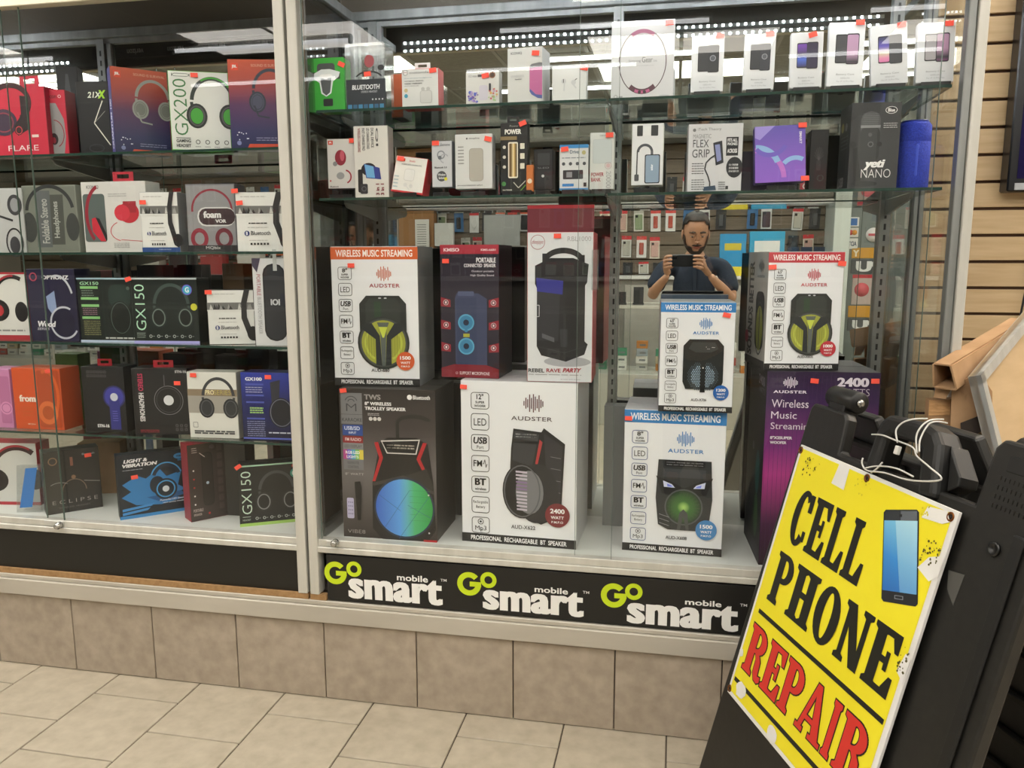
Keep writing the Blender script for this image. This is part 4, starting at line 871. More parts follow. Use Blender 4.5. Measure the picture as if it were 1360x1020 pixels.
def yeti(P):
    P.poly([(0, 0), (100, 0), (100, 100), (0, 100)], '#3a3b3d'); P.poly([(0, 0), (60, 0), (30, 100), (0, 100)], '#303133'); P.disc(80, 9, 12, '#e8e8e8', 7.5); P.disc(80, 9, 10.8, '#2a2b2d', 6.5); P.text('Blue', 73, 7, 87, 11, '#f0f0f0', .03); P.bars(66, 23, 94, 30, 3, '#b8b8ba')
    P.rr(20, 10, 60, 66, '#4e5052', r=18); P.rr(20, 28, 60, 68, '#2a2c2e', r=12); P.rect(20, 26, 60, 29, '#85878a')
    for y in range(6): P.line([(24 + (1 if y % 2 else 0), 13 + y * 2.2), (56, 13 + y * 2.2)], .5, '#77797c')
    P.disc(40, 37, 4, '#4c4e50'); P.disc(42, 48, 6, '#55585a'); P.disc(42, 48, 3.6, '#1f2022'); P.disc(6, 48, 7, '#1f2022'); P.disc(60, 48, 5, '#1f2022'); P.poly([(6, 52), (16, 52), (26, 90), (12, 92)], '#1c1d1f'); P.disc(34, 94, 26, '#232426', 6)
    P.text('yeti', 30, 66, 74, 78, '#f2f2f2', .06, .25); P.text('NANO', 26, 77, 86, 87, '#e2e2e2', -.012)
item('microphone_box', 'black microphone box with white lettering near the blue speaker', 'microphone box', 1125, 1190, 136, SR2, Y=.06, yaw=4, dep=.10, front='#3a3b3d', side='#242527', draw=yeti, drawL=lambda P: (P.disc(30, 24, 12, '#8a8450'), P.disc(62, 25, 10, '#77797c'), P.bars(20, 34, 80, 52, 4, '#55575a'), P.text('USB', 10, 84, 60, 96, '#8a8a88', .05, .2)))

# the blue cylinder speaker
A = Vector((newtonX(1191, .10, SR2), .10, SR2)); w_ = newtonX(1238, .10, SR2, 1, 0, A)
b = MB(); r_ = w_ / 2; hh = .1
for _ in range(10):
    y = proj(A + Vector((r_, 0, hh)))[1]; g = (proj(A + Vector((r_, 0, hh + .01)))[1] - y) / .01; hh += (160 - y) / g
BLUEF = noisy('blue_fabric', '#1c2fa0', '#2a44c4', 260, .75, (1, 1, 1), .6, 0, 2)
sp = b.lathe([(r_ * .92, 0), (r_, .006), (r_, hh * .70), (r_ * .99, hh * .705), (r_ * .99, hh * .715), (r_, hh * .72), (r_ * .98, hh * .95), (r_ * .84, hh), (r_ * .4, hh)], BLUEF, 28).build('bluetooth_speaker', None, (A.x + r_, .10 + r_, SR2))
tag(sp, 'upright royal blue cylinder speaker at the right end of the second shelf', 'speaker')
MB().lathe([(r_ * .8, hh), (r_ * .8, hh + .004), (r_ * .3, hh + .005)], M('#1f2f8a', .4), 24).build('top_cap', sp)
MB().box(-.003, -r_ - .001, hh * .2, .003, -r_ + .004, hh * .66, M('#3a54d0', .4), .001).build('front_strip', sp)
# ================================================================== HEADPHONE CASE, shelf by shelf
def flare(P):
    P.text('FLARE', 28, 84, 82, 92, '#e8d8d8', 0); P.ring(38, 22, 38, 8, '#3a1a20', -60, 120, ry=30); P.disc(24, 50, 24, '#3a2c40', 20); P.ring(24, 50, 18, 2, '#8a3a4a', ry=15); P.poly([(56, 12), (72, 14), (70, 60), (48, 70), (42, 56), (56, 40)], '#2a1c20'); P.disc(50, 62, 8, '#3a2024', 7); P.ring(50, 62, 6, 1.2, '#c8444a'); P.rect(72, 69, 84, 73, '#e0d0c8')
item('headphone_box', 'red headphone box with hang tab at the far left of the highest shelf', 'headphone box', -8, 66, 116, SL1, Y=.075, yaw=0, dep=.06, front='#c22a42', side='#a02438', draw=flare, tab=(50, 84, .035, '#c22a42'))
def redclear(P): P.text('icon', 24, 7, 60, 13, '#3a2024', .01); P.ring(74, 10, 7, 2, '#e8e0e0'); P.poly([(12, 20), (54, 20), (86, 44), (90, 70), (78, 96), (8, 96)], '#8d8a8c'); P.ring(40, 66, 44, 4, '#8e2434', -70, 90, ry=62); P.disc(36, 74, 18, '#2a1c20', 26); P.disc(34, 76, 9, '#8e2434', 14)
item('headphone_box', 'small red windowed headphone box just right of the red tabbed one', 'headphone box', 64, 93, 119, SL1, Y=.09, yaw=12, dep=.06, front='#c22a42', side='#9c2032', draw=redclear)
def zxx(P): P.text('21X', 34, 14, 78, 22, '#d8e0d0', .03, .2); P.text('X', 66, 12, 92, 23, '#a8d83a', .06, .2); P.line([(80, 26), (50, 56), (96, 86)], 3, '#d8d8cc'); P.line([(50, 56), (86, 40)], 1.4, '#9a9a92'); P.disc(40, 92, 26, '#0c0c0e', 10); P.ring(52, 90, 24, 2, '#3a3a40', ry=12)
item('headphone_box', 'black headset box with white slashes and a green letter on the highest shelf', 'headphone box', 108, 150, 108, SL1, Y=.10, yaw=8, dep=.08, front='#1c1d20', side='#17181a', draw=zxx)
item('headphone_box', 'slanted slate grey box with a bottle like emblem behind the black headset box', 'headphone box', 84, 112, 88, SL1, Y=.20, yaw=20, dep=.05, front='#33363c', side='#26282c', draw=lambda P: (P.poly([(44, 8), (56, 8), (70, 40), (50, 52), (30, 40)], '#565a60'), P.line([(20, 60), (80, 60)], 2, '#4a4d52')))
def jblq(cup, ring_):
    def d(P):
        P.poly([(0, 0), (100, 0), (100, 100), (0, 100)], ramp('orange_violet', [(0, '#1f2450'), (.2, '#2c2c5c'), (.5, '#55305a'), (.78, '#a84438'), (1, '#c45030')], 'Z', P.h, 0))
        P.rect(5, 4, 18, 12, '#d8482c'); P.text('JBL', 7, 6, 16, 10, '#f4f0ee', .04); P.text('SOUND IS SURVIVAL', 40, 5, 96, 8, '#d8a088', .01); headphones(P, 72, 34, 32, cup, cup, ring_, ring_, mic=cup)
        rnd = random.Random(4)
        for i in range(9): P.disc(10 + rnd.random() * 22, 80 + rnd.random() * 10, 1.2, '#d8dcec', n=5)
        P.bars(44, 86, 92, 91, 2, '#8a8cb0'); P.disc(14, 93, 4, '#8088b8', n=10); P.poly([(32, 94), (100, 94), (100, 99), (28, 99)], '#c8482c')
    return d
item('headphone_box', 'orange and violet gaming headset box showing a grey headset, highest shelf', 'headphone box', 154, 228, 92, SL1, Y=.07, yaw=46, dep=.05, front='#5a3058', side='#4a4488', draw=jblq('#9a9a98', '#7c7c7a'), drawL=lambda P: (P.poly([(0, 0), (100, 0), (100, 100), (0, 100)], '#4a4488'), P.text('QUANTUM 100', 26, 36, 78, 94, '#dfe2f4', .05, .2, rot=90)))
def gx200(P):
    P.rr(6, 3, 36, 7, '#4a5a50', .8); P.text('GX200', 7, 10, 29, 80, '#3c7a46', -.008, rot=90); headphones(P, 72, 38, 38, '#26302a', '#191c1b', '#4a4d4a', '#3ca02c'); P.ring(72, 38, 38, 3, '#3ca02c', 40, 120, ry=43)
    P.rect(8, 83, 32, 83.8, '#26302a'); P.text('GAMING', 8, 85, 32, 89, '#26302a', .03); P.text('HEADSET', 8, 91, 32, 95, '#26302a', .03)
    for x in (44, 60, 76, 92): P.ring(x, 88, 4, 1.2, '#4a4d4a', n=10); P.bars(x - 5, 93, x + 5, 95, 1, '#77797a')
    P.rect(0, 98, 100, 100, '#5ac03a')
item('headphone_box', 'white and green gaming headset box between two orange and violet ones', 'headphone box', 229, 308, 95, SL1, Y=.06, yaw=24, dep=.06, front='#e2e4df', side='#5ac03a', draw=gx200, st=[(44, 5, 0)])
item('headphone_box', 'orange and violet gaming headset box showing a blue-black headset by the post', 'headphone box', 308, 384, 79, SL1, Y=.065, yaw=14, dep=.06, front='#5a3058', side='#3a3468', draw=jblq('#2c3040', '#454a60'))
# second shelf
def whpk(P): P.disc(12, 20, 20, '#2e2c30', 30); P.disc(78, 26, 20, '#3a3a3e', 24); P.disc(78, 26, 12, '#8a8c90', 16); P.poly([(0, 44), (26, 44), (28, 76), (0, 76)], '#a8283a'); P.text('OS', 6, 50, 22, 58, '#e8d8d8', .04); P.ring(70, 84, 24, 4, '#2a2a2e', ry=34); P.disc(70, 88, 14, '#3a3a3e', 20); P.line([(20, 40), (70, 50)], 5, '#2a2a2e')
item('headphone_pack', 'pale grey headphone pack with a red tag cut by the picture edge', 'headphone pack', -12, 36, 250, SL2, Y=.08, dep=.05, front='#b4b6b6', draw=whpk)
def fold(P): P.poly([(2, 2), (98, 2), (98, 98), (2, 98)], '#74786f'); P.poly([(24, 8), (52, 8), (50, 92), (22, 92)], '#5a5e60'); P.poly([(52, 14), (76, 14), (74, 88), (50, 88)], '#4a4d48'); P.text('Foldable Stereo', 32, 20, 46, 86, '#a8aaa4', .02, rot=90); P.text('Headphones', 55, 24, 68, 78, '#a8aaa4', .02, rot=90); P.ring(50, 40, 46, 6, '#2e3032', 10, 175, ry=44); P.disc(10, 62, 14, '#3a3d3c', 24); P.disc(90, 62, 12, '#3a3d3c', 22)
item('headphone_pack', 'grey windowed headphone pack with sideways print on the second shelf', 'headphone pack', 36, 107, 246, SL2, Y=.085, dep=.06, front='#84887f', draw=fold)
def iconw(P): P.text('ICONIQ', 9, 5, 28, 10, '#4a4a4c', .01); P.rr(2, 17, 36, 85, '#55605e', r=4); P.ring(34, 48, 30, 5, '#8e2434', 110, 230, ry=44); P.poly([(14, 52), (20, 50), (34, 84), (26, 84), (14, 70)], '#c02a3c'); P.poly([(20, 50), (26, 52), (36, 76), (35, 84)], '#1e1c1e'); P.disc(72, 44, 16, '#b82c38', 14); P.rect(64, 28, 84, 44, '#9a2430'); P.disc(62, 44, 12, '#c83444', 11); P.ring(64, 70, 22, 1, '#c83444', 120, 250, ry=14); P.line([(58, 82), (98, 85)], .8, '#c83444'); P.bars(42, 16, 70, 22, 2, '#a0a0a0'); P.bars(46, 86, 70, 94, 4, '#8a8a8a')
item('headphone_box', 'large white box with red earphones and a window on its left, second shelf', 'headphone box', 114, 199, 241, SL2, Y=.075, dep=.07, front='#cfcecb', draw=iconw, tab=(44, 76, .03, '#b02838'))
def blue(base):
    def d(P):
        P.bars(10, 6, 60, 9, 1, '#a8a8a6'); P.rect(0, 23, 100, 36, '#6e6e6c')
        rnd = random.Random(9)
        for i in range(16): x = rnd.random() * 92; P.poly([(x, 35.5), (x + 3, 24 + rnd.random() * 5), (x + 8, 35.5)], rnd.choice(['#2a2a2a', '#9a9a98', '#45454a', '#c8c8c4']))
        P.rect(0, 36, 100, 38.5, '#e2e3e0'); P.bars(24, 51, 62, 53, 1, INK, .9); P.bars(22, 58, 62, 60, 1, '#8a8a88', .3)
        P.disc(20, 69, 5, '#2a3a7a', 5); P.text('B', 18.2, 66, 21.8, 72, '#f4f4f4', .02); P.text('Bluetooth', 28, 65, 66, 72, '#3a3c40', .012); P.bars(24, 80, 62, 81.5, 1, '#8a8a88', .4)
        for i in range(6): P.rect(26 + i * 6.4, 85, 30 + i * 6.4, 88.5, '#2e2e30')
        P.poly([(80, 0), (92, 0), (84, 26), (84, 50), (98, 84), (100, 100 - 6), (86, 88), (72, 52), (73, 22)], '#2a2a2c'); P.disc(96, 80, 13, '#1c1c1e', 16)
        if base: P.rect(0, 92, 100, 100, '#284a86'); P.bars(44, 94, 78, 97, 1, '#a8b8d8', .6)
    return d
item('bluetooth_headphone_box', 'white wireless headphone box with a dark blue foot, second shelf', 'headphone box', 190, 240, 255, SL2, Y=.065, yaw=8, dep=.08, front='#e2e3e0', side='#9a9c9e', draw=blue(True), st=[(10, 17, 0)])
def foamv(P): P.poly([(2, 2), (98, 2), (98, 98), (2, 98)], '#8c8c8f'); P.ring(52, 38, 42, 4, '#8a2c3c', 0, 185, ry=40); P.rr(22, 34, 98, 62, '#d0d0d0', r=16); P.rr(25, 36, 98, 60, '#3c2c30', r=14); P.text('foam', 34, 40, 70, 50, '#dcdcdc', .05); P.text('VOR', 58, 52, 80, 57, '#dcdcdc', .04); P.ring(24, 80, 18, 8, '#8a2c3c', ry=20); P.ring(74, 80, 18, 8, '#6a2834', ry=20); P.rect(0, 90, 100, 99, '#2a2a2c'); P.text('MQbix', 36, 91.5, 66, 96.5, '#d8d8d8', 0)
item('headphone_box', 'grey clear fronted headphone box with a red headband, second shelf', 'headphone box', 251, 316, 244, SL2, Y=.075, yaw=6, dep=.07, front='#77777a', side='#55555a', draw=foamv)
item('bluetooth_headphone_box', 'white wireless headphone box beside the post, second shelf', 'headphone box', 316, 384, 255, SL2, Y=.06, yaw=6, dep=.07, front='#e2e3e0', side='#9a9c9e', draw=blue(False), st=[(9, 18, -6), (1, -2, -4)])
# third shelf
def rwh(P): P.rect(0, 0, 100, 2.4, '#b0303c'); P.ring(70, 36, 42, 8, '#1f1d20', 60, 190, ry=44); P.ring(70, 36, 42, 4, '#a82c38', 85, 130, ry=44); P.disc(36, 56, 24, '#1c1a1d', 22); P.disc(36, 56, 12, '#b03038', 12); P.disc(86, 58, 14, '#1c1a1d', 20); P.bars(10, 84, 90, 88, 1, '#8a8a8a', .6); P.rect(0, 93, 100, 100, '#a82c38')
item('headphone_box', 'white headset box with red stripes at the left end of the third shelf', 'headphone box', -20, 41, 362, SL3, Y=.08, yaw=5, dep=.06, front='#d8d8d4', side='#a82c38', draw=rwh)
def optz(P): P.ring(14, 11, 8, 2.4, '#b04a5e'); P.text('OPTIONZ', 32, 9, 88, 14.5, '#e8e8ec', .04); P.ring(62, 46, 34, 4, '#c8ccd4', 20, 110, ry=50); P.poly([(38, 38), (56, 30), (58, 54), (48, 62), (40, 54)], '#8ea0c8'); P.ring(72, 74, 30, 3.5, '#c0c4d0', 60, 330, ry=30); P.disc(72, 74, 22, '#1c1a34', 24); P.text('Wood', 16, 72, 54, 80, '#e8e8ec', .05, .2); P.text('SERIES', 14, 81, 40, 84.5, '#b8b8c4', .02, .2)
item('headphone_box', 'dark navy headphone box with a pink ring logo on the third shelf', 'headphone box', 43, 106, 357, SL3, Y=.07, dep=.07, front='#262440', side='#1c1b30', draw=optz)
def gxs(P): P.rect(0, 0, 100, 2.5, '#9ab8c8'); P.text('GX150', 6, 6, 40, 11, '#a8d8b0', .02); [P.rect(6, y, 38, y + 4, '#86c07a') for y in (13, 30, 41, 60)]; P.bars(8, 18, 30, 29, 3, '#77877c'); P.bars(8, 46, 34, 58, 4, '#9a7a88'); P.bars(8, 66, 38, 90, 8, '#8a8c60'); P.line([(46, 6), (46, 94)], .4, '#3a4a42'); P.rr(56, 10, 96, 46, '#223430', r=14); P.disc(76, 62, 20, '#101816', 28); P.ring(76, 62, 18, 1.2, '#4a5a54', ry=26); P.disc(92, 16, 3, '#55655e'); P.bars(46, 92, 98, 95, 1, '#c8ccc8', .7); P.rect(0, 97, 100, 100, '#b8c8e0')
def gx150(P):
    P.rect(0, 0, 100, 2.5, '#b8c4c8'); P.text('GX150', 5, 10, 20, 80, '#b8e4c8', -.006, rot=90); headphones(P, 60, 42, 28, '#3c4c48', '#1f2a28', '#6c7a74', '#141a18'); P.disc(85, 18, 7.5, '#6a5ad0', 7.5); P.disc(85, 18, 6, '#36a8c0'); P.text('G', 82, 14, 88, 22, '#e8f0f4', .04); P.disc(94, 44, 5, '#c8c83a'); P.rect(5, 84, 18, 84.6, '#b8c8bc'); P.text('GAMING', 5, 86, 18, 88, '#a8b8ac'); P.text('HEADSET', 5, 89.5, 18, 91.5, '#a8b8ac')
    for x in (26, 38, 50, 62, 74, 86): P.ring(x, 89, 2.4, .9, '#b8c0bc', n=8); P.bars(x + 3, 88, x + 7, 90, 1, '#a8b0ac')
    P.rect(0, 96, 100, 100, '#a8a8e4')
item('gaming_headset_box', 'dark green-black headset box side on with lime panels, third shelf', 'headphone box', 108, 181, 369, SL3, Y=.075, yaw=3, dep=.08, front='#17201f', side='#1b2422', draw=gxs)
item('gaming_headset_box', 'green-black headset box with a turquoise disc logo on the third shelf', 'headphone box', 179, 266, 369, SL3, Y=.065, yaw=6, dep=.08, front='#16201e', side='#1b2422', draw=gx150, st=[(-2, 2, -20)])
item('bluetooth_headphone_box', 'white wireless headphone box with a black side on the third shelf', 'headphone box', 278, 340, 385, SL3, Y=.065, yaw=18, dep=.07, front='#e2e3e0', side='#1e1e20', draw=blue(False), st=[(5, 4, 0)])
def pspk(P): P.rr(26, 6, 84, 94, '#1c1e22', r=26); P.rr(30, 8, 80, 92, '#2c2e33', r=23); P.text('IOI', 44, 46, 68, 53, '#c8ccd0', .05); P.text('PORTABLE', 10, 18, 20, 42, '#a85060', 0, rot=-90); P.text('BLUETOOTH SPEAKER', 10, 44, 20, 86, '#9a9ca0', 0, rot=-90); P.poly([(0, 0), (22, 0), (12, 16), (0, 8)], '#3a3c50'); P.rect(86, 88, 98, 99, '#b83a44'); P.rect(54, -10, 64, 14, '#b9bcbc')
item('portable_speaker_box', 'tall white box of a black capsule speaker next to the post', 'speaker box', 340, 391, 343, SL3, Y=.055, yaw=6, dep=.07, front='#d4d6d9', side='#b8babd', draw=pspk)
# fourth shelf
item('headphone_box', 'pink windowed headphone box left of the orange one', 'headphone box', -12, 19, 490, SL4, Y=.08, dep=.08, front='#cc86b4', draw=lambda P: (P.rr(52, 12, 96, 92, '#b8709c', r=6), P.disc(76, 66, 26, '#d890bc', 24), P.ring(76, 66, 20, 3, '#a86090', ry=18)))
def orng(P): P.text('from', 12, 44, 46, 55, '#f4e8dc', .05); P.rr(52, 3, 98, 96, '#b84a22', r=5); P.ring(70, 44, 26, 6, '#d86430', -60, 110, ry=48); P.disc(70, 72, 20, '#e07038', 22); P.disc(70, 72, 12, '#b8501f', 13); P.text('MQbix', 26, 90, 42, 93, '#e8c8b0', .01); P.bars(16, 62, 40, 80, 3, '#c8602c', .3)
item('headphone_box', 'orange windowed headphone box on the lowest glass shelf', 'headphone box', 22, 86, 489, SL4, Y=.075, yaw=2, dep=.09, front='#d4562a', side='#b84a22', draw=orng, st=[(78, 4, -12)])
def stn(P): [P.ring(16 + (i % 6) * 8, 8 + (i // 6) * 6, 3, .8, '#77777a', n=10) for i in range(12)]; P.disc(74, 46, 26, '#2c2c6a', 26); P.disc(74, 46, 22, '#3a3c9a', 22); P.rect(62, 48, 86, 96, '#2e3080'); P.disc(74, 46, 9, '#c8ccd8', 9); P.text('STN-16', 30, 88, 58, 93, '#e8e8ea', .05); P.bars(68, 66, 80, 84, 5, '#6a6ac0', .3)
item('headphone_box', 'black box with a blue round ear cup on the lowest glass shelf', 'headphone box', 114, 170, 487, SL4, Y=.08, yaw=6, dep=.08, front='#17171a', side='#141416', draw=stn, tab=(30, 64, .022, '#a8242e'))
def ster(P): P.text('STEREO', 11, 8, 20, 34, '#b8345a', .03, rot=-90); P.text('HEADPHONES', 11, 37, 20, 80, '#e0e0e2', .03, rot=-90); P.ring(64, 48, 26, .9, '#8a8a90', ry=26); P.ring(64, 48, 22, .7, '#55555a', ry=22); P.disc(64, 48, 9, '#d4d6da', 9); P.line([(58, 10), (58, 28)], 2, '#55555a'); P.text('STN-16', 78, 3, 98, 7, '#c8c8ca', .04); P.bars(10, 92, 44, 97, 2, '#a82c3c', .4); [P.ring(76 + (i % 3) * 8, 86 + (i // 3) * 6, 2.6, .7, '#77777a', n=8) for i in range(6)]
item('headphone_box', 'black box with sideways red and white lettering and a silver centred ear cup', 'headphone box', 180, 254, 489, SL4, Y=.07, yaw=10, dep=.08, front='#17171a', side='#141416', draw=ster, drawL=lambda P: P.bars(20, 6, 80, 94, 18, '#77777a', .5), st=[(82, 22, 0)], tab=(34, 70, .022, '#b02632'))
def pros(P): P.rect(0, 26, 100, 48, '#8a7a64'); P.rect(0, 36, 100, 62, '#a09c94'); headphones(P, 62, 38, 34, '#3a3c3f', '#26272a', '#55585c', '#303236'); P.text('PRO', 36, 27, 54, 34, '#e8dcb0', .03); P.text('SERIES', 54, 27, 88, 34, '#b8a860', 0); P.rr(8, 76, 18, 84, '#4a4c50', .8, 1.5); P.bars(10, 88, 92, 94, 2, '#3a3c40', .7)
item('headphone_box', 'white and taupe headphone box with a gold word across it, lowest glass shelf', 'headphone box', 253, 318, 494, SL4, Y=.065, yaw=4, dep=.06, front='#dcdcd6', side='#b0b0a8', draw=pros, st=[(15, 5, 0)])
def gx100(P): P.poly([(0, 0), (100, 0), (100, 100), (0, 100)], ramp('blue_print', [(0, '#12142e'), (.6, '#1c2466'), (1, '#2c3ca0')], 'Z', P.h, 0)); P.text('GX100', 8, 7, 38, 12, '#e4e8f0', .05); [P.rect(8, y, 40, y + 2.4, '#4a58b0') for y in (16, 32, 42, 66)]; P.bars(8, 20, 38, 30, 3, '#a8acc8'); P.bars(14, 50, 38, 60, 3, '#98c070', .6); P.bars(8, 70, 40, 94, 8, '#8a90b8'); P.poly([(52, 14), (70, 10), (66, 48), (54, 50)], '#2a2c38'); P.disc(70, 58, 22, '#191b24', 26); P.ring(70, 58, 20, 1.4, '#6a6e80', ry=24); P.disc(96, 60, 12, '#191b24', 22); P.bars(46, 86, 98, 89, 1, '#c8cce0', .6); P.rect(0, 95, 100, 97.4, '#5a68c8')
item('gaming_headset_box', 'navy blue gaming headset box near the post, lowest glass shelf', 'headphone box', 324, 398, 495, SL4, Y=.06, yaw=4, dep=.07, front='#1c2466', side='#141a48', draw=gx100, st=[(50, 6, 0)])
# deck of the headphone case
def rwh2(P): P.bars(60, 8, 96, 12, 1, '#a8a8a8'); P.ring(62, 46, 52, 10, '#3a2426', 50, 180, ry=50); P.ring(62, 46, 52, 4, '#a82c38', 60, 150, ry=50); P.disc(16, 60, 26, '#1f1c1e', 22); P.disc(92, 58, 18, '#1f1c1e', 20); P.text('PRO', 2, 88, 22, 93, '#a8a8a8'); P.rect(0, 95, 100, 100, '#b0303c')
item('headphone_box', 'white headset box with red edges at the left end of the deck', 'headphone box', -14, 55, 588, ZB, Y=.11, yaw=8, dep=.07, front='#d6d6d2', side='#b0303c', draw=rwh2)
cs = item('blister_pack', 'small clear pack with a bright blue cloth leaning at the left of the deck', 'pack', 22, 54, 620, ZB, Y=.05, yaw=10, dep=.03, bodymat=CLEARP, draw=lambda P: P.poly([(38, 6), (86, 4), (66, 88), (14, 90)], '#3a78c0'), tilt=8)
def ecl(P): P.disc(18, 16, 8, '#8a6a50', 8); P.disc(18, 16, 6, '#2a2624'); P.rect(48, 12, 53, 26, '#8a5a48'); P.ring(52, 66, 22, 1.6, '#7a6a5c', 0, 180, ry=24); P.disc(52, 44, 4, '#8a6a50'); P.text('ECLIPSE', 12, 79, 92, 85, '#a8a4a0', -.01, space=1.5); P.text('WIRELESS HEADSET', 22, 90, 78, 92.5, '#6a6866', 0); P.ring(26, 74, 30, 1, '#9a9c9c', 60, 120); P.line([(70, 52), (98, 56)], 1.2, '#9a9c9c'); P.text('Bluetooth', 70, 8, 92, 11, '#b8c4c8')
item('headphone_box', 'black neckband box with faint spaced lettering and copper details on the deck', 'headphone box', 62, 137, 597, ZB, base=(685, 673), dep=.06, front='#1d1c1b', side='#23211f', draw=ecl, st=[(80, 12, -4)])
item('cardboard_box', 'plain tan cardboard box at the back of the deck', 'cardboard box', 108, 164, 588, ZB, Y=.27, yaw=20, dep=.07, bodymat=CARDB)
def lv(P):
    P.poly([(0, 0), (100, 0), (100, 100), (0, 100)], '#0f1a26'); P.text('LIGHT &', 10, 7, 44, 12.5, '#f0f0f2', .05, .2); P.text('VIBRATION', 8, 14, 58, 19.5, '#f0f0f2', .05, .2); P.bars(8, 23, 38, 24.5, 1, '#b8c0c8', .5)
    P.poly([(6, 46), (28, 34), (40, 40), (60, 26), (70, 40), (92, 34), (86, 56), (98, 64), (70, 72), (94, 78), (60, 84), (24, 80), (4, 66), (18, 58)], '#2f7fc0'); P.poly([(40, 70), (90, 66), (96, 72), (60, 80)], '#1d5a94')
    P.ring(70, 44, 24, 7, '#1a2a3c', 20, 160, ry=26); P.ring(70, 44, 24, 2, '#4aa0dc', 20, 160, ry=27); P.disc(56, 52, 11, '#152232', 14); P.disc(68, 60, 17, '#13202e', 17); P.ring(68, 60, 14, 2, '#4aa0dc', ry=14); P.disc(68, 60, 5, '#dfe6ec', 5); P.disc(90, 10, 8, '#3a8ac8', 4.5); P.text('VORO', 86, 8.6, 95, 11.6, '#0f1a26', .04); P.text('FX5', 88, 15, 95, 18, '#3a8ac8', .04)
    P.poly([(4, 84), (50, 80), (46, 84), (4, 88)], '#3f8fd0'); P.poly([(4, 90), (44, 86), (40, 90), (4, 94)], '#3f8fd0'); P.text('Powerful HD Sound', 58, 76, 96, 79, '#d8e4f0', .02, .2); P.text('High quality headset', 62, 81, 96, 83.5, '#d8e4f0', .02, .2); P.rect(0, 95, 100, 100, '#3a8ac8')
item('gaming_headset_box', 'black and bright blue gaming headset box, angled, standing on the deck', 'headphone box', 160, 251, 601, ZB, base=(691, 677), dep=.05, front='#0f1a26', side='#101a24', draw=lv, st=[(24, 35, -4)])
def brn(P): P.rr(36, 12, 66, 82, '#171312', r=12); P.rr(38, 13, 64, 81, '#2b2320', r=11); P.disc(50, 52, 4, '#a8c0d0'); P.disc(66, 6, 7, '#55484a', 6); P.bars(12, 4, 26, 12, 3, '#b8a8a4'); P.line([(32, 12), (46, 18)], 2, '#c8b8b4'); [P.rect(78, 4 + i * 11, 92, 12 + i * 11, '#4a3f3c') for i in range(8)]; [P.disc(14, 34 + i * 11, 2.4, c, n=8) for i, c in enumerate(('#e8e0dc', '#c03030', '#c03030', '#e8e0dc', '#e8e0dc'))]; P.text('PORTABLE', 8, 84, 34, 88, '#b8a8a4', .02); P.text('SPEAKER', 8, 90, 30, 93, '#b8a8a4', .02); P.disc(50, 92, 3, '#c03030')
item('portable_speaker_box', 'dark brown capsule speaker box with red left side, on the deck', 'speaker box', 254, 303, 588, ZB, base=(694, 684), dep=.06, front='#3a302d', side='#8e2430', draw=brn)
item('carton', 'plain black carton standing back between the brown and the green striped box', 'carton', 300, 330, 590, ZB, Y=.16, dep=.06, front='#232321')
def gx150b(P):
    P.rect(0, 0, 100, 2.5, '#a8d0b8'); P.text('GX150', 5, 10, 21, 80, '#c8e0d0', -.006, rot=90); headphones(P, 62, 44, 30, '#44484a', '#232526', '#84888a', '#161718'); P.disc(93, 18, 8, '#4a9a88', 8); P.disc(93, 18, 5, '#dfe8e4'); P.rect(88, 4, 100, 8, '#c04030'); P.disc(96, 44, 5, '#c8c890'); P.rect(5, 84, 18, 84.8, '#b8c8bc'); P.text('HEADSET', 5, 88, 18, 91, '#a8b8ac')
    for x in (28, 40, 52, 64, 76, 88): P.ring(x, 88, 2.6, .9, '#c0c8c4', n=8); P.bars(x + 3, 87, x + 7, 89, 1, '#b0b8b4')
    P.rect(0, 95, 100, 100, '#a8d068')
item('gaming_headset_box', 'black gaming headset box with a lime green foot at the right of the deck', 'headphone box', 319, 400, 616, ZB, base=(700, 692), dep=.07, front='#151718', side='#1b1d1e', draw=gx150b, st=[(2, 1, -32)])
# dark stock behind the front row on the shelves
for k, (x0, x1, yt, z, Y, c, lb) in enumerate((
    (96, 124, 360, SL3, .24, '#202124', 'black box deep on the third shelf behind the lime panelled box'),
    (188, 222, 352, SL3, .24, '#1b1c1e', 'black box deep on the third shelf behind the green-black box'),
    (300, 328, 350, SL3, .24, '#6a5238', 'brown carton deep on the third shelf near the post'),
    (80, 110, 470, SL4, .24, '#5a7838', 'olive green box deep on the lowest glass shelf'),
    (222, 262, 470, SL4, .25, '#1f1e1f', 'black box deep on the lowest glass shelf above the white and taupe box'),
    (290, 322, 472, SL4, .25, '#232021', 'dark box deep on the lowest glass shelf near the post'))):
    item('carton', lb, 'carton', x0, x1, yt, z, Y=Y, dep=.06, front=c)
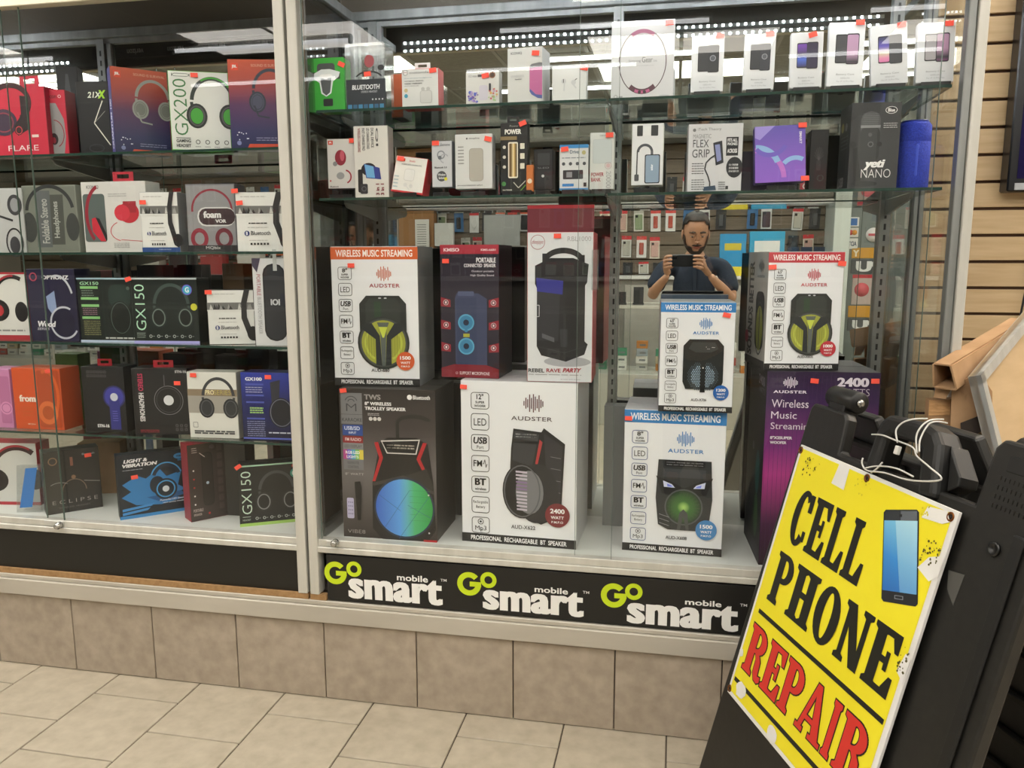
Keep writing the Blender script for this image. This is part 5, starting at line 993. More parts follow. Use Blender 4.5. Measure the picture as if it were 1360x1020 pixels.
# ================================================================== THE BLACK A-FRAME AND ITS YELLOW SIGN
AU = Vector((.36391, -.93143, -.0008)).normalized(); AW = Vector((.23543, .09099, .96762)).normalized()
AN = AU.cross(AW).normalized(); AW = AN.cross(AU)
STL = Vector((.293, -.2304, .9026))                 # top left corner of the yellow board
AM = Matrix(((AU.x, -AN.x, AW.x), (AU.y, -AN.y, AW.y), (AU.z, -AN.z, AW.z)))
foot = STL - AN * .018 + AW * (-.9026 / AW.z + .008)
af = empty('a_frame_stand', foot); af.rotation_euler = AM.to_euler()
tag(af, 'black plastic folding A-frame sidewalk stand carrying the yellow sign', 'sign stand')
H0 = .9026 / AW.z - .008                            # height of the board's top along the leaf
PLA = noisy('black_plastic', '#171614', '#1e1d1a', 60, .42, (1, 1, 1), .12, 0, 4)
PLB = M('#131312', .45)
def leaf(par, back=False):
    o = [(-.055, 0), (.655, 0), (.655, H0 + .125), (.640, H0 + .137), (.525, H0 + .137), (.512, H0 + .12), (.508, H0 + .02), (.12, H0 + .012), (.112, H0 + .085), (.10, H0 + .098), (-.025, H0 + .098), (-.034, H0 + .085)]
    b = MB().prism(o, 0, .028, PLA); return b
pf = leaf(af).build('front_leaf', af); bevel(pf, .006, 2)
b = MB().box(.605, -.008, .03, .628, .0, H0 + .0, PLB, .003); b.build('rim', af)
# handle arch
arch = [(.222, H0 + .0), (.226, H0 + .085), (.232, H0 + .108), (.25, H0 + .124), (.355, H0 + .126), (.385, H0 + .118), (.405, H0 + .098), (.432, H0 + .0), (.385, H0 - .006), (.362, H0 + .075), (.350, H0 + .084), (.272, H0 + .084), (.262, H0 + .076), (.262, H0 + .0)]
a = MB().prism(arch, -.012, .045, PLB).build('handle', af); bevel(a, .012, 3)
a = MB().prism([(.405, H0 + .10), (.450, H0 + .052), (.452, H0 + .036), (.43, H0 + .02)], .01, .05, PLB).build('handle_gusset', af); bevel(a, .003, 2)
# slot and moulded marks of the right shoulder
b = MB().box(.548, -.0015, H0 + .088, .645, .004, H0 + .115, M('#0e0e0d', .5), .001); b.build('slot', af)
b = MB()
for i, (y, l) in enumerate(((.075, .09), (.06, .1), (.045, .08), (.03, .085))):
    x = .538
    while x < .538 + l: b.box(x, -.0012, H0 + y - .004, x + .006, 0, H0 + y + .003, PLA); x += .009
b.build('moulded_marks', af, kind='stuff')
MB().lathe([(.012, 0), (.012, .003), (.007, .003), (.006, .001)], M('#141413', .3), 16, Matrix.Translation((.575, -.001, H0 - .035)) @ Matrix.Rotation(math.radians(90), 4, 'X')).build('dimple', af)
MB().prism([(.500, H0 - .10), (.535, H0 - .095), (.532, H0 - .15), (.51, H0 - .13)], -.001, 0, M('#4a4945', .7)).build('tape_residue', af)
# rear leaf, hinged at the top and swung out
hz = H0 + .125; ang = math.radians(31)
rl = empty('rear_leaf', (0, .055, hz), (ang, 0, 0)); rl.parent = af
b = MB().prism([(-.05, -hz + .006), (.655, -hz + .006), (.655, -.03), (.53, -.012), (.52, -.10), (.43, -.10), (.40, -.005), (.25, -.005), (.225, -.10), (.12, -.10), (.10, -.03), (-.03, -.03)], 0, .024, PLA)
bevel(b.build('rear_panel', rl), .006, 2)
for k in range(9):
    MB().box(.0, -.012, -hz + .06 + k * .11, .62, 0, -hz + .075 + k * .11, M('#1a1713', .5), .002).build('rib', rl)
for x in (.15, .46):
    b = MB()
    for k in range(5): b.lathe([(.03, 0), (.034, .006), (.025, .008), (.01, .002)], M('#17140f', .5), 14, Matrix.Translation((x, 0, -hz + .12 + k * .2)) @ Matrix.Rotation(math.radians(90), 4, 'X'))
    b.build('moulded_cups', rl, kind='stuff')
# hinges
for x in (.045, .585):
    X = Matrix.Translation((x, .03, H0 + .125)) @ Matrix.Rotation(math.radians(90), 4, 'Y')
    MB().lathe([(.020, -.05), (.024, -.046), (.024, .046), (.020, .05)], PLB, 20, X).build('hinge', af)
    MB().lathe([(.009, .0505), (.009, .055), (.005, .058)], M('#a8a8a4', .25, .9), 12, X).build('hinge_bolt', af)
    MB().box(x - .03, .008, H0 + .09, x + .03, .05, H0 + .115, PLB, .004).build('hinge_lug', af)
# ---- yellow board
sg = empty('repair_sign', STL - AW * .61 - AN * .004); sg.rotation_euler = AM.to_euler()
tag(sg, 'yellow cell phone repair sign with black and red lettering and torn tape', 'sign')
SW, SH = .502, .61
YEL = noisy('worn_yellow_print', '#e8d91c', '#efe22a', 4, .42, (1, 1, 1), 0, 0, 5)
WHT = noisy('sign_white', '#d9d8d4', '#e8e7e4', 9, .5)
MB().box(0, -.003, 0, SW, .003, SH, WHT, .0006).build('board', sg)
def G(u, w): return (u, SH + w)                      # u right, w down from the top edge (negative)
class SP:
    def __init__(s): s.mb = MB(); s.y = -.0034
    def up(s): s.y -= .00012
    def poly(s, pts, c): s.up(); s.mb.add([(p[0], s.y, SH + p[1]) for p in pts], [list(range(len(pts)))], c if not isinstance(c, str) else M(c, .45))
S = SP(); S.poly([(.009, -.600), (.490, -.600), (.490, -.007), (.009, -.007)], YEL); S.mb.build('yellow_print', sg)
# slab serif letters: strokes on a 0..1 x 0..1 cell, bottom left origin
def rect_(x0, y0, x1, y1): return [(x0, y0), (x1, y0), (x1, y1), (x0, y1)]
def stem(x, sw,  l=.0, r=.0, top=True, bot=True, y0=0, y1=1):
    o = [rect_(x, y0, x + sw, y1)]
    if bot: o.append([(x - .1, y0), (x + sw + .1, y0), (x + sw + .1, y0 + .075), (x + sw, y0 + .115), (x, y0 + .115), (x - .1, y0 + .075)])
    if top: o.append([(x - .1, y1), (x - .1, y1 - .075), (x, y1 - .115), (x + sw, y1 - .115), (x + sw + .1, y1 - .075), (x + sw + .1, y1)][::-1])
    return o
def arcs(cx, cy, rx, ry, tx, ty, a0, a1, n=16):
    out = []
    for i in range(n):
        p = []
        for j, (k) in ((i, 0), (i + 1, 0)):
            a = math.radians(a0 + (a1 - a0) * j / n); p.append(((cx + rx * math.cos(a), cy + ry * math.sin(a)), (cx + (rx - tx) * math.cos(a), cy + (ry - ty) * math.sin(a))))
        out.append([p[0][0], p[1][0], p[1][1], p[0][1]])
    return out
def glyph(c):
    if c == 'C': return arcs(.52, .5, .48, .52, .32, .1, 48, 318, 22) + [rect_(.76, .66, .96, .98), rect_(.80, .12, .95, .30)]
    if c == 'O': return arcs(.5, .5, .48, .52, .31, .1, 0, 360, 28)
    if c == 'E': return stem(.10, .32) + [rect_(.12, .90, .88, 1), [(.68, 1), (.68, .88), (.80, .70), (.92, .70), (.92, 1)][::-1], rect_(.12, 0, .90, .10), [(.68, 0), (.96, 0), (.96, .32), (.84, .32), (.68, .12)], rect_(.3, .46, .62, .56), rect_(.58, .36, .70, .66)]
    if c == 'L': return stem(.10, .32) + [rect_(.12, 0, .90, .10), [(.62, 0), (.97, 0), (.97, .36), (.84, .36), (.66, .12)]]
    if c == 'P': return stem(.10, .32) + arcs(.50, .72, .44, .28, .28, .1, -90, 90, 12) + [rect_(.3, .9, .52, 1), rect_(.3, .44, .52, .54)]
    if c == 'R': return stem(.08, .31) + arcs(.46, .74, .43, .26, .28, .1, -90, 90, 12) + [rect_(.3, .9, .5, 1), rect_(.3, .48, .52, .57), [(.42, .52), (.62, .54), (.80, .40), (.84, .12), (.98, .14), (1.0, .04), (.88, -.02), (.70, 0), (.58, .12), (.56, .40)][::-1]]
    if c == 'H': return stem(.08, .31) + stem(.60, .31) + [rect_(.3, .46, .7, .57)]
    if c == 'N': return stem(.12, .15) + stem(.74, .15, bot=False) + [[(.06, 1), (.36, 1), (.90, .0), (.62, .0)][::-1]]
    if c == 'I': return stem(.26, .48 if 0 else .4)
    if c == 'A': return [[(.02, 0), (.17, 0), (.56, 1), (.42, 1)], [(.42, 1), (.30 + .3, 1), (.97, 0), (.66, 0)][::-1], rect_(.26, .26, .76, .35), rect_(-.04, 0, .28, .09), rect_(.54, 0, 1.04, .09)]
def grow(p, d):
    n = len(p); out = []
    area = sum(p[i][0] * p[(i + 1) % n][1] - p[(i + 1) % n][0] * p[i][1] for i in range(n)); sg_ = 1 if area > 0 else -1
    for i in range(n):
        a, b_, c = Vector(p[i - 1]), Vector(p[i]), Vector(p[(i + 1) % n]); e1, e2 = (b_ - a), (c - b_)
        if e1.length < 1e-7 or e2.length < 1e-7: out.append(tuple(b_)); continue
        e1.normalize(); e2.normalize(); n1 = Vector((e1.y, -e1.x)) * sg_; n2 = Vector((e2.y, -e2.x)) * sg_
        m = (n1 + n2); m = m / max(m.length, .3); k = d / max(m.dot(n1), .45); out.append((b_.x + m.x * k, b_.y + m.y * k))
    return out
def word(name, txt, x0, wt0, x1, wb0, widths, col, outline=None, gap=.010, y=-.0042):
    tot = sum(widths); avail = (x1 - x0) - gap * (len(txt) - 1); x = x0
    for c, wd in zip(txt, widths):
        w_ = avail * wd / tot; hgt = wt0 - wb0; P_ = []
        for p in glyph(c): P_.append([(x + q[0] * w_, SH + wb0 + q[1] * hgt) for q in p])
        b = MB()
        if outline:
            for j, p in enumerate(P_):
                g = grow(p, .0028); b.add([(q[0], y - j * .000004, q[1]) for q in g], [list(range(len(g)))], M(outline, .4))
        for j, p in enumerate(P_): b.add([(q[0], y - .0003 - j * .000012, q[1]) for q in (grow(p, .0006) if not outline else p)], [list(range(len(p)))], M(col, .4))
        b.build('letter', sg); x += w_ + gap
word('l', 'CELL', .050, -.090, .320, -.210, (1.05, 1, .95, .95), '#17170f', gap=.006)
word('l', 'PHONE', .046, -.240, .478, -.355, (1, 1.15, 1.1, 1.15, 1.05), '#17170f', gap=.006)
word('l', 'REPAIR', .030, -.422, .476, -.532, (1.12, 1.02, 1.02, 1.15, .58, 1.12), '#cf3026', '#1a1714', gap=.004)
S = SP(); S.y = -.0042
S.poly([(.030, -.396), (.486, -.396), (.486, -.386), (.030, -.386)], '#17170f'); S.mb.build('rule', sg)
S = SP(); S.y = -.0042; S.poly([(.015, -.572), (.470, -.566), (.470, -.556), (.015, -.562)], '#17170f'); S.mb.build('rule', sg)
# phone picture, skewed as printed
def ph(u, v): return (.327 + .087 * u + .066 * v, -.052 + .028 * u - .155 * v)
def phq(u0, v0, u1, v1): return [ph(u0, v1), ph(u1, v1), ph(u1, v0), ph(u0, v0)]
S = SP(); S.y = -.0042
S.poly([ph(.06, 1), ph(.94, 1), ph(1, .97), ph(1, .03), ph(.94, 0), ph(.06, 0), ph(0, .03), ph(0, .97)], '#1f2226')
S.poly(phq(.05, .015, .5, .12), '#2d3136'); S.poly(phq(.5, .015, .95, .12), '#5f656c'); S.poly(phq(.46, .05, .54, .08), '#14161a')
SCR = ramp('screen_print', [(0, '#2b62b0'), (.5, '#3d8ad0'), (1, '#7cc4e4')], 'Z', .15, SH - .20, .35)
SCR2 = ramp('screen_sheen', [(0, '#4c86c8'), (.5, '#79b4dc'), (1, '#a8d6e8')], 'Z', .15, SH - .20, .35)
S.poly(phq(.03, .12, .97, .88), SCR); S.poly([ph(.52, .88), ph(.97, .88), ph(.97, .12), ph(.36, .12)], SCR2)
S.poly(phq(.38, .915, .62, .955), '#8a9098'); S.poly(phq(.40, .922, .60, .948), '#1f2226')
S.mb.build('phone_picture', sg)
# worn patches of tape and torn print
def blob(cx, cy, rx, ry, seed, n=14):
    r = random.Random(seed); return [(cx + rx * r.uniform(.75, 1.1) * math.cos(2 * math.pi * i / n), cy + ry * r.uniform(.75, 1.1) * math.sin(2 * math.pi * i / n)) for i in range(n)]
for pts in ([(.150, -.050), (.196, -.052), (.194, -.004), (.158, -.003)], [(.425, -.035), (.475, -.030), (.490, -.022), (.478, -.006), (.432, -.012)], [(.486, -.13), (.502, -.115), (.502, -.078), (.470, -.092), (.452, -.118)],
            [(.478, -.298), (.500, -.31), (.501, -.262), (.487, -.262)], blob(.052, -.578, .024, .020, 5), blob(.205, -.590, .024, .018, 8), blob(.012, -.505, .010, .010, 3), blob(.400, -.560, .03, .016, 9)):
    S = SP(); S.y = -.0044; S.poly(pts, WHT); S.mb.build('torn_patch', sg)
for cx, cy, n, dx, dy, sd in ((.064, -.040, 30, .028, .022, 1), (.470, -.085, 40, .020, .022, 2), (.486, -.275, 26, .009, .022, 4), (.250, -.030, 12, .026, .018, 6), (.432, -.022, 10, .012, .010, 7)):
    r = random.Random(sd); S = SP(); S.y = -.0047
    for i in range(n):
        x = cx + r.uniform(-dx, dx); z = cy + r.uniform(-dy, dy); q = r.uniform(.0006, .0028); S.mb.add([(x + q * math.cos(a) * r.uniform(.6, 1.3), S.y, SH + z + q * math.sin(a)) for a in (0, 1.2, 2.4, 3.6, 4.9)], [[0, 1, 2, 3, 4]], M('#4f4a18' if sd in (1, 2, 4) else '#cfc232', .6))
    S.mb.build('glue_specks', sg, kind='stuff')
for u, w in ((.253, -.010), (.487, -.013), (.006, -.598), (.006, -.012)):
    X = Matrix.Translation((u, -.0032, SH + w)) @ Matrix.Rotation(math.radians(90), 4, 'X')
    MB().lathe([(.0085, 0), (.0085, .0012), (.0065, .002), (.0045, .001), (.0044, -.002)], M('#7a4a22', .35, .8), 16, X).lathe([(.0044, .0004), (.0043, .0006)], M('#1c100a', .8), 12, X).build('grommet', sg)
# white cable ties from the board over the handle
TIE = M('#cdccc6', .4)
def A3(u, y, w): return tuple(STL - AN * .018 + AU * u - AN * y + AW * w)
def smooth(pts, n=6):
    out = []
    for i in range(len(pts) - 1):
        p0 = Vector(pts[max(i - 1, 0)]); p1 = Vector(pts[i]); p2 = Vector(pts[i + 1]); p3 = Vector(pts[min(i + 2, len(pts) - 1)])
        for k in range(n):
            t = k / n; out.append(.5 * ((2 * p1) + (p2 - p0) * t + (2 * p0 - 5 * p1 + 4 * p2 - p3) * t * t + (3 * p1 - p0 - 3 * p2 + p3) * t ** 3))
    out.append(Vector(pts[-1])); return out
def pt(x, y, off):                                   # a photographed point lifted off the leaf's plane
    o = STL - AN * (.018 + off); d = ray(x, y); return tuple(CAM + d * ((o - CAM).dot(AN) / d.dot(AN)))
ties = ([(1146, 608, -.03), (1145, 616, -.03), (1152, 625, -.03), (1175, 628, -.035), (1210, 638, -.04), (1250, 637, -.04), (1234, 620, -.04), (1218, 606, -.03), (1212, 594, -.025), (1190, 585, -.02), (1172, 578, -.02), (1158, 577, -.01)],
        [(1218, 602, -.03), (1217, 580, -.03), (1224, 566, -.025), (1236, 558, -.01), (1253, 557, .02)], [(1192, 588, -.03), (1190, 572, -.03), (1198, 562, -.025), (1212, 557, -.015), (1232, 556, .0)],
        [(1148, 622, -.03), (1166, 619, -.03), (1190, 622, -.03), (1213, 633, -.03)], [(1157, 628, -.03), (1165, 622, -.03), (1172, 614, -.028)], [(1221, 600, -.03), (1222, 584, -.03), (1232, 565, -.02), (1243, 560, -.01), (1258, 562, .02)])
for i, (path, lb) in enumerate(zip(ties, ('longest white cable tie looping from the sign over the handle', 'white cable tie round the right of the handle', 'white cable tie standing up over the middle of the handle', 'white cable tie lying along the top edge of the sign', 'short white cable tie end beside the sign grommet', 'white cable tie wrapped just right of its twin on the handle'))):
    t = MB().tube(smooth([pt(*p) for p in path]), .0016, TIE, 6).build('cable_tie'); tag(t, lb, 'cable tie')
k_ = Vector(pt(1192, 598, -.035)); MB().box(-.005, -.004, -.008, .005, .004, .008, TIE, .001, Matrix.Translation(k_) @ AM.to_4x4()).build('lock_head', bpy.data.objects['cable_tie.002'])
_o = bpy.data.objects['cable_tie.002']

# ================================================================== RIGHT SIDE: screen, cartons, leaning panel
tv = empty('television', tuple(onY(1345, 130, .36))); tag(tv, 'flat dark television screen on the slatted wall at the right edge', 'television')
x0 = .878; z0 = 1.500; ox, oy, oz = tv.location
def tvp(n, b): o = b.build(n, tv, (-ox, -oy, -oz)); return o
tvp('casing', MB().box(x0, .345, z0, x0 + .95, .40, 2.06, M('#0d0f14', .3), .004))
tvp('screen', MB().box(x0 + .022, .3435, z0 + .034, x0 + .93, .3455, 2.04, ramp('screen_reflection', [(0, '#0c3a2c'), (.35, '#12122a'), (.7, '#3a2a8a'), (1, '#181440')], 'Z', .56, -.28, .12)))  # green and violet reflections painted into the screen's colour
tvp('badge', MB().box(x0 + .018, .343, z0 + .004, x0 + .07, .345, z0 + .022, M('#a8acb0', .4)))
tag(MB().tube(smooth([(.985, .40, 1.5), (.98, .395, 1.35), (.965, .392, 1.22), (.955, .39, 1.12)]), .003, M('#151515', .5), 6).build('power_cable'), 'black cable hanging down the slatted wall below the television', 'cable')
def sheet(name, pts, th, m, label=None, cat=None, parent=None):
    pts = [Vector(p) for p in pts]; n = (pts[1] - pts[0]).cross(pts[2] - pts[0]).normalized() * th; k = len(pts)
    b = MB().add(pts + [p + n for p in pts], [list(range(k))[::-1], [k + i for i in range(k)]] + [[i, (i + 1) % k, k + (i + 1) % k, k + i] for i in range(k)], m)
    o = b.build(name, parent)
    if label: tag(o, label, cat)
    return o
# leaning maple panel with aluminium edging
pA = onY(1296, 499, -.12); pB = onY(1372, 408, .20); pC = onY(1322, 604, -.135); pD = pB + (pC - pA) * 1.6
lp_ = empty('edged_panel', pC); tag(lp_, 'pale maple board with grey aluminium edging leaning at the right edge', 'board')
def rel(o, par): o.parent = par; o.location = -Vector(par.location); return o
tt_ = (pA.z - .347) / (pA.z - pC.z); pC2 = pA + (pC - pA) * tt_; pD = pB + (pC - pA) * tt_
rel(sheet('board', [pA, pB, pD, pC2], .016, noisy('pale_maple', '#b39a76', '#c2a986', 6, .5, (1, 1, 5))), lp_)
nrm = (pB - pA).cross(pC - pA).normalized()
for a_, b_ in ((pA, pB), (pA, pC2)):
    inn = ((pC - pA) if b_ is pB else (pB - pA)).normalized() * .022; d = nrm * .011
    base = [a_ - d, a_ + inn - d, a_ + inn + d * 1.6, a_ + d * 1.6]; ee = b_ - a_
    bb = MB().add([p for p in base] + [p + ee for p in base], [[3, 2, 1, 0], [4, 5, 6, 7], [0, 1, 5, 4], [1, 2, 6, 5], [2, 3, 7, 6], [3, 0, 4, 7]], ALU)
    rel(bb.build('edge_trim', lp_), lp_)
# long open carton
a_, b_ = onY(1251, 500, -.09), onY(1352, 438, .20)
ax = (b_ - a_).normalized(); sx = Vector((1, -.25, .1)); sx = (sx - ax * sx.dot(ax)).normalized(); sz = sx.cross(ax).normalized() * 1.0
if sz.z < 0: sz = -sz
wq, hq, tq = .018, .027, .004
ct_ = empty('long_carton', a_); tag(ct_, 'long narrow open ended cardboard carton resting across the other cardboard', 'cardboard box')
def strip(c0, c1, th, nm):
    o = sheet(nm, [a_ + c0, a_ + c1, b_ + c1, b_ + c0], th, CARDB); return rel(o, ct_)
strip(-sx * wq + sz * hq, sx * wq + sz * hq, tq, 'top_face'); strip(sx * wq + sz * hq, sx * (wq + .012) - sz * hq, tq, 'side_face'); strip(-sx * wq - sz * hq, -sx * wq + sz * hq, tq, 'side_face'); strip(sx * (wq + .012) - sz * hq, -sx * wq - sz * hq, tq, 'bottom_face')
rel(sheet('end_cap', [b_ - sx * wq - sz * hq, b_ + sx * (wq + .012) - sz * hq, b_ + sx * wq + sz * hq, b_ - sx * wq + sz * hq], .003, CARDB), ct_)
# bent sheet of cardboard and taped carton under it
def PY(x, y, Y): return onY(x, y, Y - .09)
def DN(x, y, Y): q = PY(x, y, Y); return Vector((q.x, q.y, .342))
sb = empty('folded_cardboard', DN(1290, 600, .1)); tag(sb, 'bent brown cardboard sheet behind the A-frame handle', 'cardboard')
rel(sheet('flap', [PY(1264, 514, .02), PY(1300, 494, .0), PY(1318, 520, .0), PY(1318, 546, .0), PY(1262, 575, .02)], .004, CARDB), sb)
rel(sheet('flap', [PY(1243, 512, .03), PY(1266, 512, .02), PY(1256, 530, .02), PY(1240, 528, .03)], .004, CARDB), sb)
rel(sheet('flap', [PY(1262, 575, .02), PY(1318, 545, .0), DN(1330, 700, .06), DN(1262, 700, .06)], .004, CARDB), sb)
tb = empty('taped_carton', DN(1248, 600, .10)); tag(tb, 'small cardboard carton end with crumpled brown tape near the slatted wall', 'cardboard box')
p = [PY(1234, 531, .045), PY(1330, 528, .045), DN(1330, 620, .045), DN(1236, 620, .045)]
rel(sheet('body', p, .028, CARDB), tb); rel(sheet('tape', [p[0] + Vector((0, -.002, 0)), p[0] * .7 + p[1] * .3 + Vector((0, -.002, 0)), (p[0] * .7 + p[1] * .3) * .94 + (p[3] * .7 + p[2] * .3) * .06 + Vector((0, -.002, 0)), p[0] * .94 + p[3] * .06 + Vector((0, -.002, 0))], .0006, noisy('brown_tape', '#b08558', '#c89c6c', 60, .3, (1, 1, 3), .6)), tb)
bx = empty('cardboard_box', DN(1300, 700, .1)); tag(bx, 'upright brown cardboard box seen between the handle and the leaning board', 'cardboard box')
rel(sheet('body', [PY(1278, 588, .01), PY(1318, 572, .0), DN(1326, 760, .0), DN(1282, 760, .01)], .12, CARDB), bx)
rel(sheet('lid_flap', [PY(1276, 562, -.005), PY(1312, 548, -.01), PY(1314, 566, -.01), PY(1277, 590, -.005)], .003, M('#2a211b', .8)), bx)
# dark gondola base under all this on the sill
tag(MB().box(.765, -.20, 0, 1.9, -.018, .34, M('#3d3026', .7), .004).box(.925, -.018, 0, 1.9, .40, .34, M('#3d3026', .7), .004).build('low_plinth'), 'dark brown wooden plinth at the foot of the slatted wall', 'plinth')
# ================================================================== THE SHOP OPPOSITE, seen in the mirrors
wf = MB().box(-7, -4.85, 0, 4, -4.75, CEIL, M('#6b5c4b', .8)).build('wall_front', kind='structure')
WOOD = noisy('walnut_slat', '#5f5344', '#75695a', 5, .55, (1, 1, 14), 0)
sb_ = MB().box(-4.2, 0, .0, 4.2, .03, .118, WOOD, .002); s0 = None
for k in range(9):
    z = 1.20 + k * .128
    for xx in (-2.8,):
        if s0 is None: s0 = sb_.build('slat', wf, (xx, -4.75, z)); sm_ = s0.data
        else: inst('slat', sm_, wf, (xx, -4.75, z))
MB().box(-7, -4.745, 2.36, 4, -4.30, CEIL - .012, M('#7d8380', .6)).build('trim_2', kind='structure')
bc = empty('wall_cabinet', (-2.0, -4.55, 0)); tag(bc, 'long low cabinet with a white top along the wall opposite, mirrored', 'cabinet')
def relb(n, b, par, kind=None):
    o = b.build(n, par, tuple(-v for v in par.location), None, kind); return o
relb('top', MB().box(-6.5, -4.72, 1.15, 1.28, -4.30, 1.18, M('#d9d9d6', .3), .003), bc)
relb('body', MB().box(-6.5, -4.70, 0, 1.28, -4.34, 1.15, M('#8e8a84', .6)), bc)
for k in range(9): relb('door', MB().box(-6.45 + k * .86, -4.34, .08, -5.63 + k * .86, -4.32, 1.10, M('#a7a39b', .5), .004), bc)
gc = empty('glass_counter', (-2.4, -3.75, 0)); tag(gc, 'glass shop counter with white boxes inside, standing across the aisle', 'counter')
relb('frame', MB().box(-6.6, -4.0, .0, 1.2, -3.5, .42, M('#b9b7ae', .5), .004).box(-6.6, -3.52, .94, 1.2, -3.5, .965, ALUW, .002).box(-6.6, -4.0, .94, 1.2, -3.98, .965, ALUW, .002), gc)
relb('glass_front', MB().add([(-6.6, -3.505, .42), (1.2, -3.505, .42), (1.2, -3.505, .94), (-6.6, -3.505, .94)], [[3, 2, 1, 0]], GLASS), gc)
relb('glass_top', MB().add([(-6.6, -4.0, .962), (1.2, -4.0, .962), (1.2, -3.5, .962), (-6.6, -3.5, .962)], [[0, 1, 2, 3]], SHELFG), gc)
for k in range(9): relb('upright', MB().box(-6.6 + k * .973, -3.525, .42, -6.585 + k * .973, -3.502, .94, ALUW, .002), gc)
r = random.Random(21)
cols = ['#e3e2dd', '#d8d7d2', '#ecebe6', '#c9c8c2', '#e3e2dd', '#9aa4ac', '#b8a88c', '#3a3c40', '#b0453c', '#c9823a', '#3f8a6a']
bm_ = {c: MB().box(-.045, -.035, 0, .045, .035, .06, M(c, .5), .002).box(-.03, -.0355, .02, .02, -.035, .035, M('#77797c', .5)).build('phone_box', None, (0, 0, -9)).data for c in cols}
for o in [o for o in bpy.data.objects if o.name.startswith('phone_box')]: bpy.data.objects.remove(o)
x = -6.5; n = 0
while x < 1.1:
    for lv in range(r.choice((1, 2, 3, 4))):
        c = r.choice(cols); o = inst('phone_box', bm_[c], None, (x, -3.75 + r.uniform(-.02, .02), .421 + lv * .0605), (0, 0, r.uniform(-.1, .1) + math.pi))
        tag(o, 'small phone box piled inside the glass counter across the aisle', 'phone box', 'phone boxes inside the counter')
    x += r.uniform(.10, .17)
for i, (xx, c, hh, lb) in enumerate(((-.50, '#d9d0a8', .16, 'cream card standing on the counter across the aisle'), (-.42, '#1d1d1f', .10, 'black phone holder on the counter across the aisle'), (-.28, '#26272a', .14, 'dark phone stand with an arm on the counter across the aisle'), (-2.0, '#d8d8d6', .12, 'pale box on the counter across the aisle'), (-3.0, '#3a4a8a', .10, 'blue box on the counter across the aisle'))):
    b = MB().box(-.045, -.02, 0, .045, .02, .012, M(c, .5), .002).box(-.04, -.004, .012, .04, .004, hh, M(c, .5), .002); tag(b.build('counter_display', None, (xx, -3.7, .9635)), lb, 'display')
# packs hanging on the slats
def pack(card, top, prod, kind):
    b = MB().box(-.045, .0, -.20, .045, .003, 0, M(card, .5)).box(-.045, .003, -.035, .045, .004, 0, M(top, .5)).box(-.012, -.06, -.012, -.004, .02, -.006, STEEL)
    if kind == 0: b.box(-.034, .003, -.185, .034, .014, -.045, M(prod, .35), .005).box(-.028, .014, -.075, -.006, .016, -.052, M('#1a1a1c', .3))
    elif kind == 1: b.tube([(.022 * math.cos(a / 2), .008, -.11 + .022 * math.sin(a / 2)) for a in range(13)], .005, M(prod, .4), 6, True)
    elif kind == 2: b.box(-.02, .003, -.17, .02, .02, -.06, M(prod, .4), .004)
    else: b.tube([(-.02, .008, -.05), (-.024, .01, -.12), (.0, .01, -.17), (.024, .01, -.12), (.02, .008, -.05)], .004, M(prod, .4), 6)
    return b.build('accessory_pack', None, (0, 0, -9)).data
kinds = [('#d9d9d6', '#c8343a', '#b8b6ac', 0, 'white card with a grey case'), ('#e4e4e2', '#c8343a', '#f0f0ee', 3, 'white card with a white cable'), ('#b03040', '#8e2030', '#e8e8e8', 1, 'red card with a white ring'),
         ('#c9cbc8', '#d8d8d4', '#4a3a44', 0, 'pale card with a plum case'), ('#d8cfc0', '#c8343a', '#c8a49a', 0, 'cream card with a pink case'), ('#2b2c2f', '#1c1d1f', '#4a4c50', 2, 'black card with a charger'),
         ('#dcdad2', '#b9b7ae', '#8a9a78', 0, 'pale card with a green case'), ('#c8c8ca', '#e06a4a', '#26272b', 0, 'grey card with a black case'), ('#e6e6e4', '#d0453f', '#a84a3a', 2, 'white card with a brown tube'), ('#3a6a9a', '#2a5a8a', '#1c1d22', 2, 'blue card with an earpiece')]
pm = [pack(*k[:4]) for k in kinds]
for o in [o for o in bpy.data.objects if o.name.startswith('accessory_pack')]: bpy.data.objects.remove(o)
for row, z in enumerate((2.06, 1.785, 1.535, 1.30)):
    x = -5.2
    while x < 1.22:
        if r.random() < .86:
            k = r.randrange(len(kinds)); o = inst('accessory_pack', pm[k], None, (x, -4.715 + r.uniform(0, .01), z - .004 + r.uniform(-.01, .01)), (0, r.uniform(-.04, .04), 0), (1, 1, .98 if row < 3 else .55))
            tag(o, kinds[k][4] + ' hanging in the ' + ('top', 'second', 'third', 'lowest')[row] + ' row of the wall opposite', 'accessory pack', kinds[k][4] + ' packs, ' + ('top', 'second', 'third', 'lowest')[row] + ' row opposite')
        x += r.uniform(.115, .165)
def slab(name, x0, x1, z0, z1, y, c, label, cat, dy=.05, extra=None):
    b = MB().box(x0, y - dy, z0, x1, y, z1, c if not isinstance(c, str) else M(c, .5), .003); o = b.build(name)
    if extra:
        e = MB(); extra(e, y); e.build('print', o)
    return tag(o, label, cat)
slab('blue_box', .38, .60, 1.181, 1.54, -4.40, '#2f8fc4', 'tall blue and yellow box on the cabinet opposite', 'box', .08, lambda e, y: (e.box(.38, y, 1.181, .60, y + .001, 1.26, M('#e0cf3a', .5)), e.box(.42, y, 1.40, .56, y + .001, 1.46, M('#c8b83a', .5))))
slab('blue_box', .63, .92, 1.181, 1.56, -4.42, '#3a9fc8', 'wide sky blue box with a white panel on the cabinet opposite', 'box', .08, lambda e, y: e.box(.67, y, 1.22, .88, y + .001, 1.48, M('#e4e6e6', .5)))
